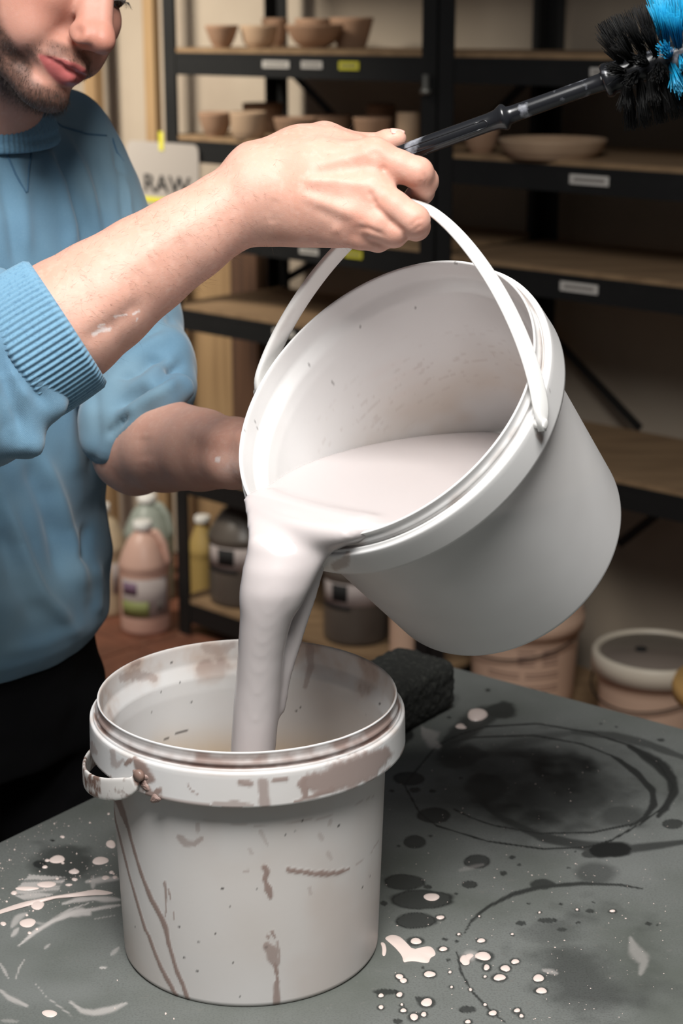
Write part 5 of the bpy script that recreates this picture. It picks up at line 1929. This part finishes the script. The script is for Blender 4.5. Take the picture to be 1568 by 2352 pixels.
# ---- hidden trunk and legs
trunk = Field((-0.85, 1.25, -0.01), (-0.02, 2.35, 1.52), 0.010)
PEL = Pt(-85, 1600, 1.90)
rows = [(1550, -90, 1.89, .11, .08), (1486, -95, 1.88, .130, .090), (1300, -105, 1.87, .145, .105), (1000, -100, 1.862, .155, .110), (750, -85, 1.85, .165, .110), (600, -70, 1.84, .16, .10), (480, -58, 1.825, .14, .085), (400, -54, 1.81, .12, .08), (350, -54, 1.80, .06, .055)]
P_ = [Pt(x, y, d) for y, x, d, w, t in rows]
trunk.put(loft([p[2] for p in P_], P_, [r[3] for r in rows], [r[4] for r in rows], LD, FD), 0)
RS = Pt(-300, 430, 1.62)
RE = Pt(-75, 895, 1.362)
LS = Pt(140, 345, 1.90)
for a, b, r1, r2 in [(NECK, RS, 0.05, 0.052), (RS, RE, 0.042, 0.040), (NECK, LS, 0.045, 0.040), (LS, Pt(300, 860, 1.79), 0.040, 0.038)]:
    trunk.put(cone(a, b, r1, r2), 0.008)
hipL, hipR = PEL + LD * 0.085 - ZA * 0.0, PEL - LD * 0.085
footL, footR = np.array([hipL[0], hipL[1], 0.08]) + LD * 0.02, np.array([hipR[0], hipR[1], 0.08]) - LD * 0.02
trunk.put(ell(PEL + ZA * 0.02, (0.10, 0.10, 0.09)), 0.03)
for hip, foot in ((hipL, footL), (hipR, footR)):
    knee = (hip + foot) / 2 + FD * 0.02
    trunk.put(cone(hip, knee, 0.075, 0.052), 0.03)
    trunk.put(cone(knee, foot, 0.052, 0.036), 0.02)
    trunk.put(cone(foot - ZA * 0.03, foot + FD * 0.13 - ZA * 0.045, 0.036, 0.028), 0.02)
uV, uQ = trunk.mesh()
uV = smooth_mesh(uV, uQ, 2, 0.5)

parts = [(hV, hQ, blush_h, beard, lip, np.zeros(len(hV))),
         (aV, aQ, blush_a, np.zeros(len(aV)), np.zeros(len(aV)), mark_a),
         (lV, lQ, np.zeros(len(lV)), np.zeros(len(lV)), np.zeros(len(lV)), lmark),
         (uV, uQ) + tuple(np.zeros(len(uV)) for _ in range(4))]
VV = np.concatenate([p[0] for p in parts])
off_, QQ = 0, []
for p in parts:
    QQ.append(p[1] + off_)
    off_ += len(p[0])
QQ = np.concatenate(QQ)
AT = [np.concatenate([p[i] for p in parts]) for i in range(2, 6)]
# join head and forearms to the trunk inside the clothes
o3 = off_ - len(uV)
o_ = 0
for (pV, pQ), at_pt in (((hV, hQ), NECK), ((aV, aQ), RE), ((lV, lQ), Pt(306, 880, 1.78))):
    f1 = pQ[np.argmin(((pV[pQ].mean(1) - at_pt) ** 2).sum(1))]
    f2 = uQ[np.argmin(((uV[uQ].mean(1) - at_pt) ** 2).sum(1))]
    QQ = np.concatenate([QQ, np.array([[f1[k] + o_, f1[(k + 1) % 4] + o_, f2[(k + 1) % 4] + o3, f2[k] + o3] for k in range(4)])])
    o_ += len(pV)
person = thing('person', 'bearded person in a blue sweatshirt tipping the bucket while holding a brush', 'person', (PEL[0], PEL[1], 0))
mesh_obj('body', VV, QQ, M['skin'], person, True, {'blush': AT[0], 'beard': AT[1], 'lip': AT[2], 'mark': AT[3]})


def strands(name, pts, dirs, lens, r, mat, curl=0.3, seed=1, seg=3):
    rs = np.random.RandomState(seed)
    n = len(pts)
    vs, fs = [], []
    for i in range(n):
        d = dirs[i] / np.linalg.norm(dirs[i])
        a = np.cross(d, [0.3, 0.5, 0.8]); a /= np.linalg.norm(a)
        b = np.cross(d, a)
        bend = (rs.randn(3) * curl)
        b0 = len(vs)
        for k in range(seg + 1):
            t = k / seg
            p = pts[i] + d * lens[i] * t + bend * lens[i] * t * t
            rr = r * (1 - 0.8 * t)
            for j in range(3):
                an_ = 2.094 * j
                vs.append(p + rr * (a * math.cos(an_) + b * math.sin(an_)))
        for k in range(seg):
            for j in range(3):
                fs.append((b0 + k * 3 + j, b0 + k * 3 + (j + 1) % 3, b0 + k * 3 + 3 + (j + 1) % 3, b0 + k * 3 + 3 + j))
    o = mesh_obj(name, vs, np.array(fs), mat, person, True)
    o['kind'] = 'stuff'
    return o


rs = np.random.RandomState(4)
hN = vert_normals(hV, hQ)
prob = np.clip(beard - 0.12, 0, 1) ** 1.2
prob[hl[:, 0] < -0.045] = 0
sel = rs.choice(len(hV), 15000, p=prob / prob.sum())
down = HR @ np.array([0, 0.25, -1.0])
bl = 0.0016 + 0.0036 * beard[sel] * rs.rand(len(sel)) + 0.002 * (hl[sel, 2] < -0.10)
strands('beard', hV[sel] + rs.randn(len(sel), 3) * 0.0006, hN[sel] * 0.55 + down * 0.9 + rs.randn(len(sel), 3) * 0.25, bl, 0.00011, M['hair'], 0.25, 2, 2)
# light hair on the cheek in front of the ear
aN = vert_normals(aV, aQ)
pr = np.exp(-(poly_dist(apx, [(150, 700), (520, 470)])[0] / 110) ** 2) * (apx[:, 0] > 120) * (apx[:, 0] < 640) + 0.15 * (apx[:, 0] > 600) * (apx[:, 0] < 800)
pr *= (((CAM - aV) * aN).sum(1) > -0.4)
sel = rs.choice(len(aV), 1200, p=pr / pr.sum())
adir = Pt(560, 470, 1.39) - Pt(200, 700, 1.375); adir /= np.linalg.norm(adir)
dn = np.cross(adir, np.array([0, -1.0, 0]))
strands('arm_hair', aV[sel], aN[sel] * 0.28 + adir * 0.7 - ZA * 0.45 + rs.randn(len(sel), 3) * 0.3, 0.004 + 0.006 * rs.rand(len(sel)), 0.00005, M['arm_hair'], 0.45, 3, 4)

# nails
def nail(c, n, t, w, l):
    n = np.asarray(n, float); n /= np.linalg.norm(n)
    t = np.asarray(t, float); t = t - n * (t @ n); t /= np.linalg.norm(t)
    s = np.cross(n, t)
    vs, fs = [], []
    K, J = 9, 9
    for i in range(K):
        for j in range(J):
            u, v = i / (K - 1) * 2 - 1, j / (J - 1) * 2 - 1
            ww = w * (1 - 0.25 * max(0, u) ** 2) * math.sqrt(max(1 - (abs(u) ** 6) * 0.75, 0.02))
            vs.append(np.asarray(c) + t * u * l + s * v * ww + n * (0.0016 - 0.0026 * v * v - 0.0006 * u * u))
    for i in range(K - 1):
        for j in range(J - 1):
            fs.append((i * J + j, i * J + j + 1, (i + 1) * J + j + 1, (i + 1) * J + j))
    o = mesh_obj('fingernail', vs, fs, M['nail'], person)
    md = o.modifiers.new('thickness', 'SOLIDIFY')
    md.thickness = 0.0006
    return o


nn1 = RIGHT * 0.55 - FWD * 0.6 + UP * 0.6
nail(Pt(955, 452, 1.395) + nn1 * 0.0088, nn1, RIGHT * -0.75 - UP * 0.65, 0.0062, 0.0066)
nn1 = -FWD * 0.45 + UP * 0.85 + RIGHT * 0.2
nn1 = nn1 / np.linalg.norm(nn1)
nail(Pt(908, 320, 1.394) + nn1 * 0.0066, nn1, RIGHT * 0.95 + UP * 0.25, 0.0056, 0.0060)

# eyes, lashes, brows, hair
for s in (-1, 1):
    e = MB()
    e.lathe([(0, -0.0119 * HS)] + [(0.0119 * HS * math.cos(a), 0.0119 * HS * math.sin(a)) for a in np.linspace(-1.4, 1.4, 12)] + [(0, 0.0119 * HS)], 20, H(s * 0.032, -0.0045, -0.0035))
    eb = e.build('eyeball', M['eye'], person, smooth=True)
    g_ = HR @ np.array([0, 0.80, -0.60])
    gx = np.cross(g_, HR[:, 2]); gx /= np.linalg.norm(gx)
    R_ = 0.0119 * HS
    MB().lathe([(R_ * 1.012 * math.sin(a), R_ * 1.012 * math.cos(a)) for a in np.linspace(0.52, 0.0001, 8)] + [(0, R_ * 0.9), (R_ * 0.45, R_ * 0.85), (R_ * 1.012 * math.sin(0.52), R_ * 1.012 * math.cos(0.52))],
               24, H(s * 0.032, -0.0045, -0.0035), (gx, np.cross(g_, gx), g_)).build('iris', M['iris'], eb, smooth=True)
lp, ld = [], []
for s in (-1, 1):
    for k in range(46):
        u = k / 45 * 2 - 1
        lp.append(H(s * 0.032 + u * 0.0135, 0.0075 - 0.005 * u * u, -0.0035 + 0.001 * u * u))
        ld.append(HR @ np.array([u * 0.5, 1.0, -0.75]))
strands('eyelashes', lp, ld, [0.0085] * len(lp), 0.00016, M['hair'], 0.15, 6, 4)
bp, bd = [], []
for s in (-1, 1):
    for k in range(260):
        u, v = rs.rand() * 2 - 1, rs.randn() * 0.0022
        bp.append(H(s * (0.031 + u * 0.021), 0.0165 - 0.009 * (u * 0.5 + 0.5) ** 2, 0.0245 + 0.003 * (1 - u * u) + v))
        bd.append(HR @ np.array([s * 0.9, 0.35, 0.25]))
strands('eyebrows', bp, bd, [0.008] * len(bp), 0.00012, M['hair'], 0.2, 7, 3)
hf = Field(HT + (-0.26, -0.12, -0.14), HT + (0.12, 0.20, 0.26), 0.005)
hf.put(hell((0, -0.092, 0.052), (0.082, 0.100, 0.092)), 0)
hf.put(hell((0, 0.055, -0.02), (0.10, 0.09, 0.085)), 0.02, 'sub')
hf.put(hell((0, -0.03, -0.10), (0.12, 0.09, 0.10)), 0.02, 'sub')
xV, xQ = hf.mesh()
xN = vert_normals(xV, xQ)
xV = xV + xN * ((fbm(xV, 60, 4, 3) - 0.5) * 0.012)[:, None]
mesh_obj('hair', xV, xQ, M['hair'], person)

# ------------------------------------------------------------------ sweatshirt
sw_ = Field((-0.80, 1.20, 0.86), (-0.065, 2.16, 1.545), 0.0036)
rows = [(1486, -95, 1.88, .172, .128), (1440, -100, 1.878, .188, .146), (1300, -105, 1.87, .196, .150), (1180, -105, 1.866, .184, .140), (1050, -103, 1.863, .192, .146), (900, -97, 1.86, .205, .150), (750, -88, 1.85, .205, .150),
        (600, -74, 1.84, .205, .145), (480, -62, 1.825, .190, .122), (400, -60, 1.81, .150, .098), (350, -58, 1.80, .100, .082), (312, -56, 1.79, .074, .070)]
P_ = [Pt(x, y, d) for y, x, d, w, t in rows]
sw_.put(loft([p[2] for p in P_], P_, [r[3] for r in rows], [r[4] for r in rows], LD, FD), 0)
sw_.put(cone(Pt(20, 320, 1.83), Pt(140, 335, 1.90), 0.052, 0.055), 0.04)
chain(sw_, [(140, 335, 1.90, 0.056), (195, 430, 1.895, 0.053), (238, 545, 1.88, 0.052), (285, 735, 1.84, 0.054), (312, 845, 1.80, 0.057)], 0.03)
sw_.put(cone(Pt(318, 850, 1.79), Pt(345, 890, 1.765), 0.056, 0.048), 0.02)
sw_.put(cone(Pt(312, 850, 1.79), Pt(292, 965, 1.765), 0.056, 0.050), 0.02)
sw_.put(cone(Pt(292, 965, 1.765), Pt(275, 1000, 1.760), 0.046, 0.034), 0.01)
chain(sw_, [(252, 1020, 1.712, 0.0165), (310, 965, 1.690, 0.0180), (370, 914, 1.682, 0.0180), (414, 890, 1.698, 0.0150)], 0.010)
chain(sw_, [(290, 915, 1.735, 0.034), (255, 965, 1.722, 0.030), (240, 1012, 1.722, 0.024)], 0.014)
sw_.put(cone(Pt(290, 930, 1.720), Pt(345, 900, 1.712), 0.024, 0.024), 0.014)
sw_.put(cone(Pt(300, 930, 1.765), Pt(385, 880, 1.745), 0.030, 0.026), 0.015)
sw_.put(cone(Pt(290, 885, 1.75), Pt(385, 815, 1.76), 0.024, 0.026), 0.012)
sw_.put(cone(Pt(265, 985, 1.755), Pt(330, 930, 1.745), 0.022, 0.022), 0.012)
# right sleeve, pushed up over the elbow
sw_.put(cone(NECK - ZA * 0.02, RS, 0.045, 0.068), 0.03)
sw_.put(cone(RS, RE, 0.070, 0.058), 0.02)
sw_.put(cone(Pt(15, 828, 1.371), Pt(-75, 890, 1.366), 0.062, 0.066), 0.02)
sw_.put(cone(Pt(8, 770, 1.345), Pt(106, 932, 1.350), 0.018, 0.0155), 0.012)
sw_.put(cone(Pt(-20, 850, 1.335), Pt(62, 1012, 1.345), 0.022, 0.0150), 0.012)
sw_.put(cone(Pt(-80, 880, 1.34), Pt(-15, 995, 1.345), 0.024, 0.0165), 0.012)
sw_.put(cone(Pt(-8, 655, 1.385), Pt(-90, 690, 1.39), 0.016, 0.024), 0.012)
sV, sQ = sw_.mesh()
sV = smooth_mesh(sV, sQ, 2, 0.5)
STR = [
    ([(95, 330), (140, 420), (165, 520), (168, 600)], 13, 0.006), ([(140, 300), (185, 390), (225, 480), (245, 570)], 12, 0.006), ([(125, 330), (160, 420), (190, 520), (200, 600)], 11, -0.006),
    ([(205, 330), (228, 430), (240, 520), (250, 570)], 13, -0.008), ([(40, 350), (55, 480), (60, 600)], 16, 0.004), ([(5, 380), (25, 500), (40, 620)], 14, -0.005), ([(262, 330), (282, 430), (290, 520)], 6, -0.006),
    ([(272, 380), (296, 460), (305, 520)], 7, 0.004), ([(268, 370), (285, 400)], 4, -0.004),
    ([(88, 1028), (127, 1122), (157, 1227), (181, 1318), (198, 1370)], 17, 0.008), ([(60, 1050), (95, 1140), (125, 1240), (150, 1340)], 20, -0.008), ([(208, 1200), (190, 1262), (178, 1300)], 13, -0.006),
    ([(6, 1137), (36, 1227), (54, 1279), (95, 1363), (170, 1448)], 15, 0.008), ([(0, 1200), (30, 1330), (90, 1440)], 20, -0.006), ([(150, 900), (165, 1000), (180, 1110)], 18, 0.004), ([(215, 880), (222, 1000), (210, 1100)], 12, -0.004),
    ([(215, 1290), (228, 1350), (222, 1420)], 14, 0.006), ([(0, 1500), (100, 1480), (190, 1440)], 16, 0.004),
    # left sleeve gathers
    ([(268, 868), (318, 850), (346, 826), (380, 829)], 7, -0.013), ([(262, 935), (325, 896), (383, 862), (419, 836)], 6.5, -0.014), ([(245, 1002), (283, 963), (293, 955)], 6, -0.011), ([(262, 975), (300, 945)], 6, -0.006),
    ([(275, 840), (330, 800), (390, 770)], 13, 0.005), ([(280, 905), (350, 865), (405, 810)], 10, 0.005), ([(275, 960), (345, 915), (415, 870)], 11, 0.006), ([(300, 790), (380, 745)], 9, -0.005), ([(385, 740), (400, 730)], 7, -0.006),
    # right sleeve gathers
    ([(-10, 800), (22, 888), (46, 965), (50, 1010)], 11, -0.010), ([(14, 792), (57, 880), (112, 930)], 10, -0.006), ([(0, 880), (12, 960), (15, 1020)], 12, -0.005),
    ([(30, 850), (75, 920)], 8, 0.004), ([(0, 632), (30, 645)], 6, -0.006)]
sV0 = sV
sV = smooth_mesh(strokes(sV, sQ, STR), sQ, 3, 0.5)
# seams: narrow stitched grooves
SEAM = [([(12, 345), (36, 400), (62, 447)], 2.6, -0.0022), ([(74, 338), (66, 390), (62, 447)], 2.6, -0.0026), ([(96, 262), (118, 270), (140, 290), (200, 308), (246, 312)], 3.0, -0.0028), ([(258, 318), (268, 350), (284, 372)], 3, -0.002)]
spx_ = proj(sV)
sN = vert_normals(sV, sQ)
wn = fbm(sV, 9, 3, 3)
sV = sV + sN * ((fbm(sV, 22, 13, 2) - 0.5) * 0.006)[:, None]
fade = 0.5 * sstep(0.5, 0.75, wn)      # uneven garment dye
mesh_obj('sweatshirt', sV, sQ, M['knit'], person, True, {'fade': fade})
sN = vert_normals(sV, sQ)
spx_ = proj(sV)
sfr = ((CAM - sV) * sN).sum(1) > 0
sdep = (sV - CAM) @ FWD
for P_, w, h in SEAM:
    P_ = np.array(P_, float)
    L_ = np.r_[0, np.cumsum(np.linalg.norm(np.diff(P_, axis=0), axis=1))]
    path = []
    for t in np.arange(0, L_[-1], 5):
        x, y = np.interp(t, L_, P_[:, 0]), np.interp(t, L_, P_[:, 1])
        d2 = (spx_[:, 0] - x) ** 2 + (spx_[:, 1] - y) ** 2
        m = np.where(sfr & (d2 < 220) & (sdep > 1.5))[0]
        if len(m) == 0:
            continue
        m = m[sdep[m] < sdep[m].min() + 0.03]
        wgt = np.exp(-d2[m] / 60)
        path.append(Pt(x, y, (sdep[m] * wgt).sum() / wgt.sum()) + sN[m[0]] * 0.0003)
    if len(path) > 2:
        MB().tube(path, 0.0011, 6).build('seam', M['seam'], person, smooth=True)


def ribbed(name, c0, c1, r0, r1, n, amp, thick, mat, lip_=0.004, bulge=0.0, sx=1.0, ax=None, fold=None):
    """knitted band: a tube with ribs along it, closed into a thick wall"""
    c0, c1 = np.asarray(c0, float), np.asarray(c1, float)
    d = c1 - c0
    Ln = np.linalg.norm(d)
    d /= Ln
    if ax is None:
        a = np.cross(d, [0, 0, 1.0]); a /= np.linalg.norm(a)
    else:
        a = ax - d * (ax @ d); a /= np.linalg.norm(a)
    b = np.cross(d, a)
    m = n * 6
    prof = [(0.0, -thick), (0.0, 0.0)] if False else None
    K = 14
    vs, fs = [], []
    ring = []
    for i in range(K + 1):
        t = i / K
        ring.append((t, 0.0))
    back = [(1.0, -thick), (0.5, -thick), (0.0, -thick)]
    allr = ring + back
    for (t, dr) in allr:
        edge = min(t, 1 - t) * Ln
        rnd = -max(0.0, lip_ * (1 - edge / lip_)) ** 2 / (lip_ * 2) if edge < lip_ else 0.0
        for k in range(m):
            th_ = 2 * math.pi * k / m
            rib = amp * math.cos(n * th_) * min(1.0, 0.25 + t * 9) if dr == 0 else 0
            if fold is not None and dr == 0 and abs(t - fold) < 0.06:
                rib -= amp * 1.6
            r = r0 + (r1 - r0) * t + bulge * math.sin(math.pi * t) + rib + dr + (rnd if dr == 0 else 0)
            vs.append(c0 + d * Ln * t + a * r * sx * math.cos(th_) + b * r * math.sin(th_))
    R_ = len(allr)
    for i in range(R_):
        i2 = (i + 1) % R_
        for k in range(m):
            fs.append((i * m + k, i * m + (k + 1) % m, i2 * m + (k + 1) % m, i2 * m + k))
    return mesh_obj(name, vs, np.array(fs), mat, person, True)


ribbed('cuff', Pt(156, 740, 1.377), Pt(26, 822, 1.372), 0.0588, 0.0600, 76, 0.0009, 0.005, M['rib'], bulge=0.001)
cc_ = Pt(-50, 284, 1.785)
nn_ = ZA + FD * 0.30 - LD * 0.05; nn_ = nn_ / np.linalg.norm(nn_)
ribbed('collar', cc_ - nn_ * 0.016 + FD * 0.004, cc_ + nn_ * 0.020 - FD * 0.002, 0.0850, 0.0735, 92, 0.0007, 0.005, M['rib'], bulge=0.002, fold=0.30)
ribbed('undershirt_collar', cc_ + nn_ * 0.004, cc_ + nn_ * 0.023, 0.0640, 0.0600, 40, 0.0002, 0.003, M['tee'])

# ------------------------------------------------------------------ trousers and shoes
tr = Field((-0.75, 1.45, 0.02), (-0.03, 2.30, 0.96), 0.007)
P_ = [PEL + ZA * z + o for z, o in ((-0.06, 0), (0.0, 0), (0.08, 0), (0.12, 0))]
tr.put(loft([p[2] for p in P_], P_, [.165, .172, .165, .16], [.118, .126, .122, .118], LD, FD), 0)
for hip, foot in ((hipL, footL), (hipR, footR)):
    knee = (hip + foot) / 2 + FD * 0.02
    tr.put(cone(hip - ZA * 0.03, knee, 0.098, 0.078), 0.03)
    tr.put(cone(knee, foot - ZA * 0.01, 0.078, 0.066), 0.02)
jV, jQ = tr.mesh()
jV = smooth_mesh(jV, jQ, 2, 0.5)
jN = vert_normals(jV, jQ)
jV = jV + jN * ((fbm(jV, 14, 3, 3) - 0.5) * 0.014)[:, None]
mesh_obj('trousers', jV, jQ, M['denim'], person)
for foot in (footL, footR):
    sf = Field(np.array([foot[0], foot[1], 0]) + (-0.25, -0.25, -0.01), np.array([foot[0], foot[1], 0]) + (0.25, 0.25, 0.16), 0.006)
    g0 = np.array([foot[0], foot[1], 0.045])
    sf.put(cone(g0 - FD * 0.03, g0 + FD * 0.06, 0.045, 0.042), 0)
    sf.put(cone(g0 + FD * 0.06 - ZA * 0.005, g0 + FD * 0.17 - ZA * 0.012, 0.042, 0.036), 0.03)
    sf.put(cone(g0 - FD * 0.02, g0 - FD * 0.015 + ZA * 0.06, 0.044, 0.042), 0.03)
    fV, fQ = sf.mesh()
    fV[:, 2] = np.maximum(fV[:, 2], 0.002)
    mesh_obj('shoe', fV, fQ, M['shoe'], person)
settle(person)
